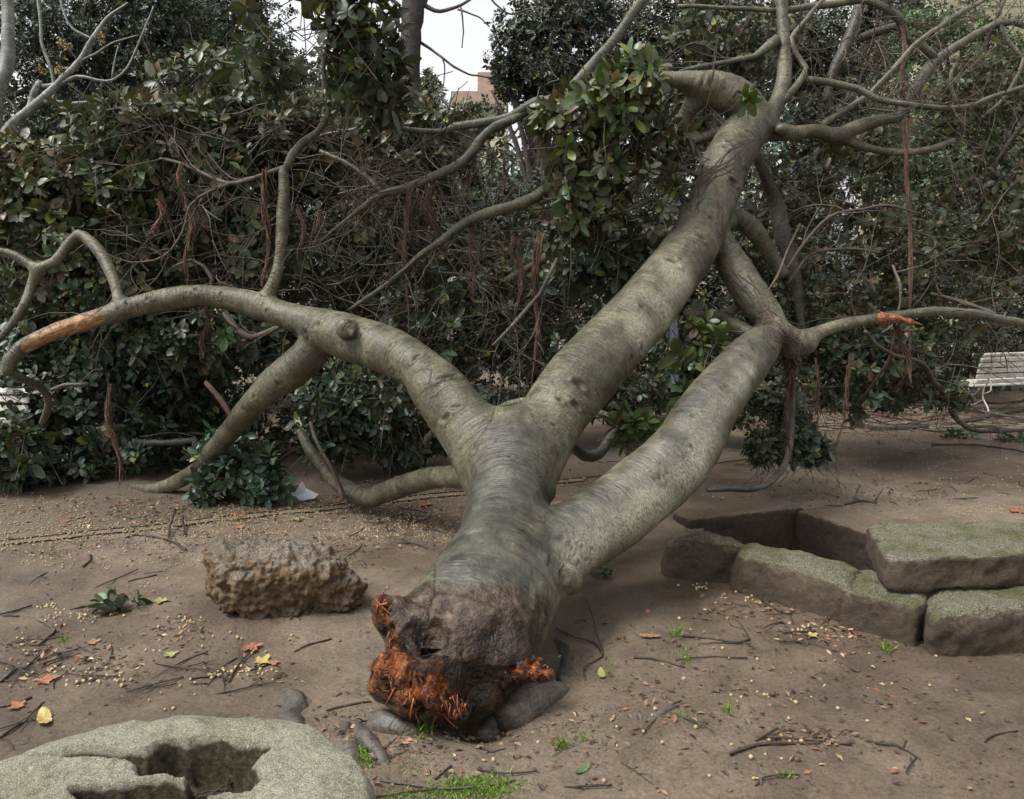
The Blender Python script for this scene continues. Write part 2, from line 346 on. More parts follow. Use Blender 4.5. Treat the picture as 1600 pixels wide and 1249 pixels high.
def mat_stone(name, c1, c2, moss=(.14, .155, .07), moss_amt=.5, pale=(.36, .35, .30), pitted=.6, soilcol=(.06, .04, .03), speck=0.0, grow=(.3, .75), dirt=False):
    m, t, b, out = newmat(name); oc = N(t, 'ShaderNodeTexCoord').outputs['Object']; geo = N(t, 'ShaderNodeNewGeometry')
    sx = N(t, 'ShaderNodeSeparateXYZ'); t.links.new(geo.outputs['Normal'], sx.inputs[0])
    big = tex(t, 'noise', oc, 3, Detail=6, Roughness=.65).outputs[0]; fine = tex(t, 'noise', oc, 45, Detail=9, Roughness=.78).outputs[0]; gr = tex(t, 'noise', oc, 170, Detail=3, Roughness=.7).outputs[0]
    col = ramp(t, big, [(.3, c1), (.7, c2)])
    col = mix(t, .8, col, mix(t, 1.0, col, ramp(t, fine, [(.3, .3), (.5, 1.0), (.72, 1.6)]), 'MULTIPLY'))
    up = ramp(t, math_(t, 'ADD', sx.outputs['Z'], math_(t, 'MULTIPLY', math_(t, 'SUBTRACT', fine, .5), .9)), [(grow[0], 0.0), (grow[1], 1.0)])
    mm = math_(t, 'MULTIPLY', up, moss_amt)
    lc = mix(t, ramp(t, gr, [(.42, 0.0), (.58, 1.0)]), tuple(x * .38 for x in moss), mix(t, ramp(t, big, [(.40, 0.0), (.52, 1.0)]), moss, pale))
    lc = mix(t, ramp(t, fine, [(.3, .75), (.48, 0.0)]), lc, (.03, .028, .016))
    col = mix(t, mm, col, lc)
    if speck > 0:
        v = ramp(t, tex(t, 'voronoi', oc, 210).outputs['Distance'], [(.2, 1.0), (.42, 0.0)])
        col = mix(t, math_(t, 'MULTIPLY', v, speck), col, (.05, .042, .03))
        v2 = ramp(t, tex(t, 'noise', oc, 300, Detail=1).outputs[0], [(.6, 0.0), (.66, 1.0)])
        col = mix(t, math_(t, 'MULTIPLY', v2, speck), col, (.58, .55, .48))
    if dirt:
        da = attr(t, 'dirt').outputs['Fac']; dm = ramp(t, math_(t, 'ADD', da, math_(t, 'MULTIPLY', math_(t, 'SUBTRACT', fine, .5), .5)), [(.35, 0.0), (.6, 1.0)])
        col = mix(t, dm, col, ramp(t, fine, [(.38, (.016, .013, .008)), (.5, (.05, .042, .022)), (.62, (.09, .085, .04))]))
    # mud splash near the ground (real height on the stone)
    g2 = N(t, 'ShaderNodeSeparateXYZ'); t.links.new(geo.outputs['Position'], g2.inputs[0])
    mud = ramp(t, math_(t, 'ADD', g2.outputs['Z'], math_(t, 'MULTIPLY', math_(t, 'SUBTRACT', big, .5), .15)), [(.02, 1.0), (.12, 0.0)])
    col = mix(t, math_(t, 'MULTIPLY', mud, .6), col, soilcol)
    t.links.new(col, b.inputs['Base Color']); b.inputs['Roughness'].default_value = .82; b.inputs['Specular IOR Level'].default_value = .25
    h = math_(t, 'ADD', math_(t, 'MULTIPLY', fine, 1.0), math_(t, 'MULTIPLY', gr, .45)); h = math_(t, 'ADD', h, math_(t, 'MULTIPLY', big, .8))
    bump(t, b, h, .02 * pitted, 1.0); return m

M = {}
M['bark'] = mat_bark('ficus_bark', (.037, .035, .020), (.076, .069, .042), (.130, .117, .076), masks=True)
M['limb'] = mat_bark('ficus_limb_bark', (.040, .041, .025), (.074, .071, .046), (.115, .108, .075), dash=.8)
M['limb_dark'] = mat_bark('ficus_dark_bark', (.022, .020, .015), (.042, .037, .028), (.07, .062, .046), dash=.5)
M['greybark'] = mat_bark('grey_tree_bark', (.10, .105, .095), (.15, .155, .14), (.20, .205, .185), dash=.3)
M['darkbark'] = mat_bark('dark_tree_bark', (.018, .015, .013), (.032, .026, .022), (.05, .042, .036), rough=.85)
M['twig'] = mat_bark('twig_bark', (.034, .025, .018), (.068, .052, .038), (.115, .092, .070), rough=.75, dash=0, ring=.4)
M['deadtwig'] = mat_bark('dead_twig_bark', (.016, .010, .008), (.032, .021, .015), (.055, .037, .027), rough=.6, dash=0, ring=.4)
M['root'] = mat_bark('aerial_root', (.034, .018, .012), (.082, .044, .030), (.14, .082, .056), rough=.85, dash=0, ring=.3)
M['rootgrey'] = mat_bark('ground_root', (.045, .038, .031), (.070, .060, .049), (.10, .088, .074), ring=.3, rough=.6, dash=.4)
M['torn'] = None
M['leaf'] = mat_leaf('ficus_leaf')
M['leaf_far'] = mat_leaf('far_leaf', under_mix=.2, transl=.05, rough=.42)
M['soil'] = mat_soil()
M['stone_moss'] = mat_stone('mossy_stone', (.050, .037, .026), (.125, .094, .066), moss=(.150, .152, .066), moss_amt=.95, pale=(.29, .27, .205), soilcol=(.07, .050, .036), pitted=1.0, grow=(.45, .9))
M['stone_brown'] = mat_stone('brown_sandstone', (.12, .078, .045), (.30, .20, .115), moss=(.24, .20, .14), moss_amt=.7, pale=(.38, .36, .33), pitted=1.1, soilcol=(.07, .045, .03), grow=(.3, .75))
M['stone_grey'] = mat_stone('grey_granite', (.23, .215, .155), (.34, .32, .245), moss=(.20, .20, .09), moss_amt=.35, pale=(.42, .40, .33), speck=.75, pitted=.8, dirt=True)
M['fig'] = mat_plain('fig_skin', (.42, .34, .19), .5, c2=(.22, .15, .07), scale=60, bmp=.0005)
M['figdark'] = mat_plain('old_fig_skin', (.08, .045, .03), .6, scale=60)
M['white'] = mat_plain('white_paint', (.72, .70, .66), .5, c2=(.38, .34, .29), scale=9, bmp=.001)
M['paper'] = mat_plain('paper', (.78, .80, .86), .7, c2=(.62, .64, .70), scale=6, bmp=.001)
M['metal'] = mat_plain('grey_metal', (.20, .23, .26), .45, scale=12, bmp=.0005, metallic=.4)
M['plaster'] = mat_plain('pale_plaster', (.55, .52, .42), .85, scale=2); M['terracotta'] = mat_plain('terracotta_wall', (.42, .30, .24), .85, scale=3)
M['ochre'] = mat_plain('ochre_plaster', (.36, .34, .22), .85, scale=2)
M['glass'] = mat_plain('dark_glass', (.05, .06, .07), .15)
def mat_dryleaf(name, c, c2):
    m = mat_plain(name, c, .55, c2=c2, scale=35, bmp=.001); return m
M['lf_orange'] = mat_dryleaf('orange_leaf', (.28, .10, .04), (.14, .05, .03)); M['lf_yellow'] = mat_dryleaf('yellow_leaf', (.36, .29, .08), (.22, .15, .05)); M['lf_lime'] = mat_dryleaf('lime_leaf', (.18, .22, .06), (.25, .20, .06)); M['lf_brown'] = mat_dryleaf('brown_leaf', (.28, .15, .08), (.14, .07, .04)); M['lf_green'] = mat_dryleaf('green_leaf', (.07, .12, .04), (.04, .08, .03))
m_, t_, b_, o_ = newmat('grass_blade'); t_.links.new(attr(t_, 'lc').outputs['Color'], b_.inputs['Base Color']); b_.inputs['Roughness'].default_value = .5; M['grass'] = m_
m_, t_, b_, o_ = newmat('torn_wood')
_bc = attr(t_, 'bc').outputs['Vector']; _n = tex(t_, 'noise', vscale(t_, _bc, (10, 160, 160)), 1.0, Detail=6, Roughness=.7, Distortion=.5).outputs[0]
t_.links.new(ramp(t_, _n, [(.38, (.02, .006, .004)), (.48, (.16, .045, .016)), (.58, (.36, .13, .045)), (.68, (.52, .28, .12))]), b_.inputs['Base Color']); b_.inputs['Roughness'].default_value = .6; bump(t_, b_, _n, .006); M['torn'] = m_

# ================================================================== FALLEN TREE
ORG = G(735, 1080, 0)
tree = tag(empty('fallen_tree', ORG), 'large fallen rubber fig snapped at its base, grey trunk forking into three heavy limbs', 'tree')
def path(rows, step=.05, d0=None, scale=1.0):
    """rows (u, v, depth, half width in px) -> world path with radius"""
    out = []
    for (u, v, d, wpx) in rows:
        out.append([*P(u, v, d), wpx * d / F * scale])
    return resample(out, step)
LIMBS = {
 'T': [(722, 1045, 3.02, 80), (736, 1000, 3.1, 96), (756, 950, 3.24, 94), (771, 900, 3.4, 82), (782, 850, 3.58, 68), (791, 790, 3.8, 61), (798, 730, 4.02, 59), (802, 690, 4.18, 53)],
 'T2': [(628, 968, 3.0, 28), (662, 960, 3.06, 38), (708, 932, 3.2, 46), (748, 885, 3.4, 50)],
 'T3': [(785, 1010, 3.12, 48), (812, 960, 3.26, 50), (832, 915, 3.45, 52)],
 'F1': [(640, 985, 3.0, 45), (612, 962, 2.97, 30), (600, 950, 2.95, 20)],
 'F2': [(640, 1040, 2.93, 55), (612, 1050, 2.88, 32), (600, 1070, 2.86, 26)],
 'F3': [(700, 1085, 2.86, 50), (720, 1105, 2.82, 28)],
 'F4': [(770, 1020, 3.02, 48), (812, 1038, 2.98, 30), (846, 1050, 2.95, 17), (858, 1054, 2.94, 12)],
 'F5': [(655, 1060, 2.86, 46), (640, 1090, 2.84, 34)],
 'L': [(770, 720, 4.12, 52), (745, 680, 4.2, 46), (715, 640, 4.28, 41), (690, 605, 4.4, 37), (640, 565, 4.55, 36), (590, 542, 4.7, 37), (540, 526, 4.85, 36), (492, 508, 5.0, 26), (440, 491, 5.1, 21), (405, 478, 5.15, 20), (350, 465, 5.2, 18), (300, 463, 5.2, 18), (236, 473, 5.2, 17), (190, 485, 5.15, 15.5), (150, 498, 5.1, 14), (100, 514, 5.05, 13), (60, 530, 5.0, 12), (34, 545, 4.95, 12), (16, 563, 4.93, 11), (12, 580, 4.93, 10)],
 'LB': [(678, 610, 4.38, 34), (705, 660, 4.32, 32), (725, 700, 4.25, 24), (738, 745, 4.15, 16), (745, 780, 4.05, 12)],
 'J': [(505, 525, 5.0, 26), (482, 555, 5.04, 27), (455, 580, 5.08, 27), (425, 602, 5.15, 24), (395, 632, 5.3, 20), (365, 668, 5.45, 16.5), (335, 703, 5.6, 14), (305, 735, 5.8, 12), (272, 755, 5.95, 10.5), (240, 765, 6.0, 9.5), (214, 763, 6.1, 8)],
 'M': [(815, 760, 4.02, 48), (838, 705, 4.16, 50), (866, 645, 4.32, 53), (905, 595, 4.47, 54), (950, 546, 4.65, 51), (1000, 492, 4.85, 48), (1048, 432, 5.1, 44), (1086, 375, 5.3, 40), (1110, 320, 5.5, 37), (1130, 265, 5.6, 38), (1150, 228, 5.75, 36), (1172, 190, 5.85, 32), (1155, 157, 5.82, 30), (1120, 141, 5.78, 27), (1085, 131, 5.72, 19), (1048, 123, 5.68, 11), (1022, 117, 5.62, 7)],
 'MH': [(1110, 140, 5.78, 20), (1085, 158, 5.8, 15), (1070, 185, 5.85, 10), (1058, 212, 5.9, 8)],
 'R': [(810, 925, 3.45, 46), (850, 880, 3.58, 54), (892, 845, 3.72, 57), (940, 815, 3.85, 57), (990, 777, 3.97, 56), (1040, 736, 4.1, 54), (1078, 690, 4.25, 50), (1106, 640, 4.4, 45), (1136, 600, 4.6, 41), (1166, 565, 4.8, 37), (1190, 540, 4.95, 30), (1202, 528, 5.05, 22)],
 'X': [(1118, 345, 5.5, 12), (1130, 385, 5.45, 20), (1150, 422, 5.4, 26), (1175, 462, 5.3, 26), (1198, 492, 5.25, 23), (1216, 520, 5.2, 19), (1236, 548, 5.2, 14)],
 'XH': [(1128, 352, 5.75, 10), (1152, 340, 5.85, 14), (1180, 362, 5.9, 15), (1200, 392, 5.95, 12), (1222, 425, 6.0, 10)],
 'XJ': [(1215, 520, 5.15, 17), (1238, 530, 5.2, 17), (1260, 536, 5.2, 14)],
 'Y': [(1255, 535, 5.2, 16), (1280, 519, 5.22, 11), (1310, 509, 5.25, 10), (1345, 502, 5.3, 9.5), (1372, 499, 5.3, 9), (1384, 500, 5.32, 6.5)],
 'YB': [(1210, 530, 5.15, 16), (1178, 525, 5.2, 12), (1150, 512, 5.3, 12), (1128, 498, 5.4, 9), (1100, 493, 5.5, 6), (1072, 489, 5.6, 5)],
 'YC': [(1135, 500, 5.38, 8), (1140, 488, 5.4, 8), (1155, 478, 5.42, 6.5)],
 'B8': [(1180, 205, 5.85, 20), (1215, 206, 5.9, 14), (1240, 209, 5.95, 12), (1270, 205, 6.0, 11.5), (1290, 208, 6.05, 11), (1315, 217, 6.1, 7.5), (1350, 230, 6.15, 6.5), (1400, 239, 6.2, 6), (1450, 234, 6.25, 5), (1490, 220, 6.3, 4)],
 'B9': [(1298, 215, 6.05, 8), (1330, 203, 6.1, 10), (1360, 192, 6.15, 9.5), (1385, 186, 6.2, 8), (1404, 184, 6.2, 6)],
 'B7': [(1185, 195, 5.85, 22), (1208, 172, 5.9, 14), (1222, 140, 5.95, 12), (1226, 100, 6.0, 11.5), (1224, 50, 6.05, 10), (1221, 0, 6.1, 9), (1220, -60, 6.15, 7)],
 'K': [(760, 740, 4.15, 22), (722, 745, 4.5, 17), (682, 746, 4.8, 18), (640, 756, 5.1, 16.5), (600, 770, 5.3, 16), (574, 778, 5.42, 15), (548, 768, 5.5, 15), (522, 750, 5.55, 13), (500, 725, 5.6, 9), (482, 700, 5.65, 8), (468, 675, 5.7, 6)],
 'B1': [(408, 485, 5.15, 13), (418, 462, 5.12, 10), (430, 435, 5.1, 9), (438, 395, 5.1, 9), (442, 345, 5.1, 9), (444, 300, 5.1, 8.5), (443, 272, 5.1, 8.5), (443, 264, 5.1, 7)],
 'B2': [(188, 482, 5.15, 12), (183, 455, 5.2, 9.5), (175, 430, 5.25, 9.5), (160, 400, 5.3, 9.5), (142, 378, 5.35, 9.5), (124, 368, 5.4, 9), (104, 388, 5.4, 8.5), (85, 410, 5.4, 8), (60, 422, 5.4, 8), (48, 450, 5.4, 6.5), (38, 475, 5.35, 6.5), (20, 505, 5.35, 7), (-10, 540, 5.35, 6)],
 'B2b': [(62, 424, 5.4, 7), (45, 412, 5.4, 6.5), (25, 400, 5.4, 6), (0, 392, 5.4, 5.5), (-25, 395, 5.4, 5)],
 'S1': [(555, 520, 4.78, 18), (541, 514, 4.60, 15.5), (540, 513, 4.585, 14)],
 'S2': [(885, 905, 3.55, 24), (880, 902, 3.42, 19), (879, 901, 3.405, 17)],
 'S3': [(1222, 205, 5.85, 9), (1219, 202, 5.75, 8)],
}
LP = {k: path(v) for k, v in LIMBS.items()}
tb = Tubes()
for k, p in LP.items(): tb.add(p, seg=16)
me0 = tb.mesh('tmp'); to = bpy.data.objects.new('tmp', me0); COL.objects.link(to)
md = to.modifiers.new('r', 'REMESH'); md.mode = 'VOXEL'; md.voxel_size = 0.0115; md.use_smooth_shade = True
dg = bpy.context.evaluated_depsgraph_get(); tme = bpy.data.meshes.new_from_object(to.evaluated_get(dg))
bpy.data.objects.remove(to); bpy.data.meshes.remove(me0)
nv = len(tme.vertices); V = np.empty(nv * 3, np.float32); tme.vertices.foreach_get('co', V); V = V.reshape(-1, 3).astype(np.float64)
BLEND = {k: .05 for k in LP}
for k in ('T', 'T2', 'T3', 'R', 'M', 'L', 'LB'): BLEND[k] = .10
for k in ('F1', 'F2', 'F3', 'F4', 'F5'): BLEND[k] = .05
for k in ('S1', 'S2', 'S3'): BLEND[k] = .012
def seg_dist(V, p):
    """exact-ish distance to a round cone chain + straightened coordinates"""
    A = p[:-1, :3]; B = p[1:, :3]; rA = p[:-1, 3]; rB = p[1:, 3]; BA = B - A; l2 = (BA ** 2).sum(1) + 1e-12
    L = np.concatenate([[0], np.cumsum(np.sqrt(l2))])
    best = np.full(len(V), 1e9); bl = np.zeros(len(V)); cr = np.zeros((len(V), 3)); rr = np.zeros(len(V))
    for i in range(len(A)):
        w_ = V - A[i]; t = np.clip((w_ @ BA[i]) / l2[i], 0, 1); q = w_ - t[:, None] * BA[i]
        r = rA[i] + (rB[i] - rA[i]) * t; d = np.sqrt((q ** 2).sum(1)) - r; m = d < best
        best[m] = d[m]; bl[m] = L[i] + t[m] * math.sqrt(l2[i]); cr[m] = q[m]; rr[m] = r[m]
    return best, bl, cr, rr
def field(V, full=False):
    D = np.full(len(V), 1e3); BC = np.zeros((len(V), 3)); W = np.full(len(V), 1e-9)
    for idx, (k, p) in enumerate(LP.items()):
        lo = p[:, :3].min(0) - p[:, 3].max() - .25; hi = p[:, :3].max(0) + p[:, 3].max() + .25
        m = np.where(((V > lo) & (V < hi)).all(1))[0]
        if not len(m): continue
        d, bl, cr, rr = seg_dist(V[m], p)
        kk = BLEND[k]; a = D[m]; h = np.clip(.5 + .5 * (a - d) / kk, 0, 1)
        D[m] = a * (1 - h) + d * h - kk * h * (1 - h)
        if full:
            wgt = np.exp(-np.clip(d, -.3, 9) / .02); T = p[min(3, len(p) - 1), :3] - p[0, :3]
            # straight coordinates: length, then the two most transverse axes
            Tm = unit(p[-1, :3] - p[0, :3]); e1 = unit(np.cross(Tm, [0.1, .2, .97])); e2 = np.cross(Tm, e1)
            c = np.stack([bl + idx * 3.7, cr @ e1, cr @ e2], 1); nw = W[m] + wgt; f = (wgt / nw)[:, None]
            hard = (f > .5); BC[m] = np.where(hard, c, BC[m]); W[m] = np.maximum(W[m], wgt)
    return (D, BC) if full else D
for it in range(2):
    D0 = field(V); e = .004; g = np.stack([field(V + np.eye(3)[k] * e) - D0 for k in range(3)], 1) / e
    V -= (D0 / np.maximum((g ** 2).sum(1), .3))[:, None] * g * (.9 if it else 1)
Nn = unit(g)
_, BC = field(V, True)
# --- where on the bark the real marks are: rays from the camera to the surface give their world position
tme.vertices.foreach_set('co', V.astype(np.float32).ravel()); tme.update()
bvh = BVHTree.FromPolygons([tuple(v) for v in V.tolist()], [tuple(p.vertices) for p in tme.polygons])
def hit(u, v):
    r = FWD + (u - 800) / F * RT - (v - 624.5) / F * UP
    h = bvh.ray_cast(Vector(CO), Vector(r).normalized())
    return None if h[0] is None else np.array(h[0])
def mask(spots, soft=.4, nz=0.25, fr=9):
    m = np.zeros(len(V)); n = cells(V, fr, 3.0) - .5
    for (u, v, rpx) in spots:
        h = hit(u, v)
        if h is None: continue
        rad = rpx * np.linalg.norm(h - CO) / F; d = np.linalg.norm(V - h, axis=1) / rad + nz * n
        m = np.maximum(m, np.clip((1 - d) / soft + .5, 0, 1))
    return m
brown = mask([(640, 955, 42), (690, 955, 45), (740, 960, 52), (790, 975, 60), (700, 1010, 75), (760, 1040, 80), (650, 1010, 60), (640, 1070, 60), (700, 1090, 60), (815, 1020, 50), (835, 985, 40), (850, 955, 24), (610, 950, 30), (600, 1020, 30), (660, 925, 20), (820, 1050, 40), (760, 1090, 50)], .65, .5, 8)
torn = mask([(597, 945, 17), (592, 965, 13), (603, 985, 15), (612, 1008, 18), (608, 1028, 22), (592, 1045, 18), (582, 1062, 18), (590, 1080, 12), (628, 1050, 24), (625, 1080, 28), (650, 1090, 30), (680, 1080, 26), (680, 1050, 16), (700, 1100, 22), (722, 1110, 13), (726, 1094, 11), (650, 1110, 20), (808, 1052, 14), (824, 1048, 16), (842, 1046, 16), (857, 1052, 14), (845, 1062, 12), (790, 1070, 8),
             ], .25, .55, 22)
base_shade = mask([(765, 1030, 60), (800, 1050, 55), (745, 1085, 60), (700, 1050, 40), (662, 1005, 26), (830, 1020, 40)], 1.0, .5, 7)  # spots of shade on the downward-facing base, painted into the bark colour
tanw = mask([(150, 497, 10), (138, 501, 13), (122, 506, 14), (105, 512, 14), (88, 518, 13), (72, 525, 12), (58, 531, 11), (44, 539, 9), (1380, 499, 9)], .2, .5, 30)
pale = mask([(900 + 20 * k, 868 - 13.5 * k, 42) for k in range(8)] + [(1060 + 9 * k, 738 - 14 * k, 40 - 1.5 * k) for k in range(6)] + [(1112 + 12 * k, 650 - 15 * k, 25 - 2 * k) for k in range(6)] + [(1010, 520, 30), (1040, 480, 30), (1070, 440, 28)], 1.1, .8, 11)
grey = mask([(790, 690, 45), (785, 730, 62), (778, 770, 70), (772, 820, 80), (765, 870, 85), (735, 905, 70), (840, 870, 60), (800, 910, 60)] + [(870 + 20 * k, 838 - 15 * k, 42) for k in range(10)] + [(1060 + 12 * k, 690 - 17 * k, 34) for k in range(10)], .9, .7, 3.5)
# --- displacement: lumps, scars, torn fibres
disp = np.empty(nv)
Vl = V.tolist(); BCl = BC.tolist()
for i in range(nv):
    v = Vl[i]; b_ = BCl[i]
    disp[i] = mn.noise((v[0] * 3.1, v[1] * 3.1, v[2] * 3.1)) * .010 + mn.noise((v[0] * 9, v[1] * 9, v[2] * 9)) * .0035 + mn.noise((b_[0] * 28, b_[1] * 5, b_[2] * 5)) * .0016
tn = np.where((brown > .05) | (torn > .05) | (tanw > .05))[0]
for i in tn.tolist():
    v = Vl[i]; n1 = mn.fractal((v[0] * 16, v[1] * 16, v[2] * 16), .8, 2.1, 4)
    n2 = mn.noise((v[0] * 6 + 5, v[1] * 6, v[2] * 6))
    disp[i] += brown[i] * (.006 * n1 + .014 * n2) + tanw[i] * (.007 * n1 - .006)
    if torn[i] > .05:
        disp[i] += torn[i] * (.020 * n1 - .006 + .022 * mn.noise((v[0] * 34, v[1] * 34, v[2] * 12)) + .010 * mn.noise((v[0] * 70, v[1] * 70, v[2] * 22)))
def dent(u, v, rpx, amt, ringr=None):
    h = hit(u, v)
    if h is None: return
    rad = rpx * np.linalg.norm(h - CO) / F; d = np.linalg.norm(V - h, axis=1) / rad
    disp[:] += amt * rad * (np.exp(-d * d * 2) if ringr is None else np.exp(-((d - ringr) / .22) ** 2))
for (u, v, r) in [(665, 1005, 34)]: dent(u, v, r, -.65); dent(u, v, r * 1.3, .22, 1.0)
dent(1092, 738, 34, .3); dent(1040, 690, 30, .12); dent(940, 850, 40, .1); dent(690, 600, 30, .14); dent(1000, 520, 40, .12); dent(1110, 330, 30, -.12); dent(1090, 380, 40, .14); dent(770, 1000, 36, -.35); dent(745, 1090, 50, -.5); dent(850, 800, 20, .25); dent(862, 770, 26, .22)
for (u, v) in [(540, 513), (880, 902)]: dent(u, v, 12, -.8); dent(u, v, 13, .3, 1.0)
SCARS = [(1095, 262, 9), (1165, 265, 8), (1146, 283, 10), (1075, 325, 8), (1115, 340, 8), (1090, 375, 8), (1000, 545, 9), (985, 560, 7), (905, 600, 12), (900, 635, 10), (610, 540, 7), (612, 575, 6), (650, 560, 10), (700, 590, 14), (695, 655, 9), (307, 452, 7), (230, 466, 6), (240, 462, 6), (198, 476, 6), (345, 460, 6), (496, 508, 6), (477, 520, 6), (415, 487, 6), (680, 745, 5), (625, 765, 5), (570, 780, 6), (1080, 700, 8), (1030, 745, 9), (860, 875, 6), (795, 908, 6), (675, 950, 7), (745, 705, 8), (1050, 410, 12), (1135, 230, 7), (380, 640, 5)]
_r = np.random.RandomState(3)
for k_, n_ in (('L', 9), ('M', 12), ('R', 10), ('J', 6), ('K', 5), ('T', 6), ('X', 3)):
    rows_ = LIMBS[k_]
    for _ in range(n_):
        i_ = _r.randint(1, len(rows_) - 1); f_ = _r.rand(); a_, b_ = rows_[i_], rows_[min(i_ + 1, len(rows_) - 1)]
        if a_[3] < 13: continue
        SCARS.append((a_[0] + (b_[0] - a_[0]) * f_ + a_[3] * .8 * (_r.rand() - .5), a_[1] + (b_[1] - a_[1]) * f_ + a_[3] * .8 * (_r.rand() - .5), min(a_[3] * .22, 4 + 4 * _r.rand())))
knot = np.zeros(nv)
for (u, v, r) in SCARS:
    h = hit(u, v)
    if h is None: continue
    rad = r * np.linalg.norm(h - CO) / F * .95; q = V - h; i0 = np.argmin((q ** 2).sum(1)); bq = BC - BC[i0]; near = (q ** 2).sum(1) < (rad * 4) ** 2
    dd = np.sqrt((bq[:, 0] / .45) ** 2 + bq[:, 1] ** 2 + bq[:, 2] ** 2) / rad; dd[~near] = 9
    knot = np.maximum(knot, np.clip(1.15 - dd, 0, 1)); disp -= .35 * rad * np.exp(-dd * dd * 2.5); disp += .3 * rad * np.exp(-((dd - 1.25) / .4) ** 2)
V2 = V + Nn * disp[:, None]
tme.vertices.foreach_set('co', V2.astype(np.float32).ravel())
for k, a in (('brown', np.clip(brown + 0, 0, 1)), ('torn', torn), ('pale', pale), ('grey', grey * (1 - brown)), ('knot', knot), ('tanw', tanw), ('base_shade', base_shade)):
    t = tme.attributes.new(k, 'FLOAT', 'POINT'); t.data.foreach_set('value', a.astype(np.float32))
t = tme.attributes.new('bc', 'FLOAT_VECTOR', 'POINT'); t.data.foreach_set('vector', BC.astype(np.float32).ravel())
tme.polygons.foreach_set('use_smooth', np.ones(len(tme.polygons), bool)); tme.update()
tme.materials.clear(); tme.name = 'trunk'
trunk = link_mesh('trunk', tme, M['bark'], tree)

# --- splinters of torn wood at the break and on the broken limbs
def splinters(spots, nm, dirv, ln, n):
    tt = Tubes()
    for (u, v, rpx) in spots:
        for _ in range(n):
            h = hit(u + rng.randn() * rpx * .5, v + rng.randn() * rpx * .5)
            if h is None: continue
            d = unit(np.array(dirv) + .6 * rng.randn(3)); L = ln * (.3 + rng.rand())
            p0 = h - d * L * .5 - unit(CO - h) * -.004; p1 = h + d * L * .5 + .006 * rng.randn(3); r = .0012 + .0035 * rng.rand() ** 2
            tt.add(resample([[*p0, r], [*((p0 + p1) / 2 + .004 * rng.randn(3)), r], [*p1, .0006]], .02), seg=4)
    return link_mesh(nm, tt.mesh(nm), M['torn'], tree)
splinters([(597, 945, 12), (605, 1000, 14), (595, 1045, 16), (625, 1060, 18), (640, 1085, 22), (675, 1085, 20), (705, 1100, 16), (725, 1105, 7)], 'torn_wood', (0.05, -.05, -1), .045, 8)
splinters([(596, 940, 8), (590, 1000, 8), (590, 1050, 10), (600, 1085, 10), (640, 1110, 14), (690, 1118, 12), (722, 1112, 5)], 'torn_wood', (-.15, .0, -1), .09, 3)
splinters([(830, 1050, 14), (852, 1052, 10), (810, 1058, 8)], 'torn_wood', (0.5, -.2, -.35), .025, 10)
tt = Tubes()
p = path([(1372, 498, 5.3, 9), (1395, 498, 5.3, 7), (1420, 502, 5.3, 4.5), (1442, 508, 5.3, .8)], .02); tt.add(wobble(p, .004, 9), 8, .25)
for k in range(14):
    a = rng.rand(); p = path([(1375 + 30 * a, 497 + 4 * rng.randn(), 5.3, 1.5), (1400 + 30 * a, 501 + 3 * rng.randn(), 5.28 + .03 * rng.rand(), .4)], .03); tt.add(p, 4)
link_mesh('torn_wood', tt.mesh('torn_wood'), M['torn'], tree)
tt = Tubes()
for k in range(26):
    a = rng.rand(); r_ = .002 + .006 * rng.rand(); y0 = 512 + 7 * rng.rand(); tt.add(path([(1062 + 20 * a, y0, 5.05 + .05 * rng.rand(), 2), (1090 + 12 * a, y0 + 4 * rng.randn(), 5.02, 3.5), (1112 + 22 * a, y0 + 3 * rng.randn(), 5.05, .5)], .04), 5, .2)
link_mesh('torn_wood', tt.mesh('torn_wood'), M['torn'], tree)

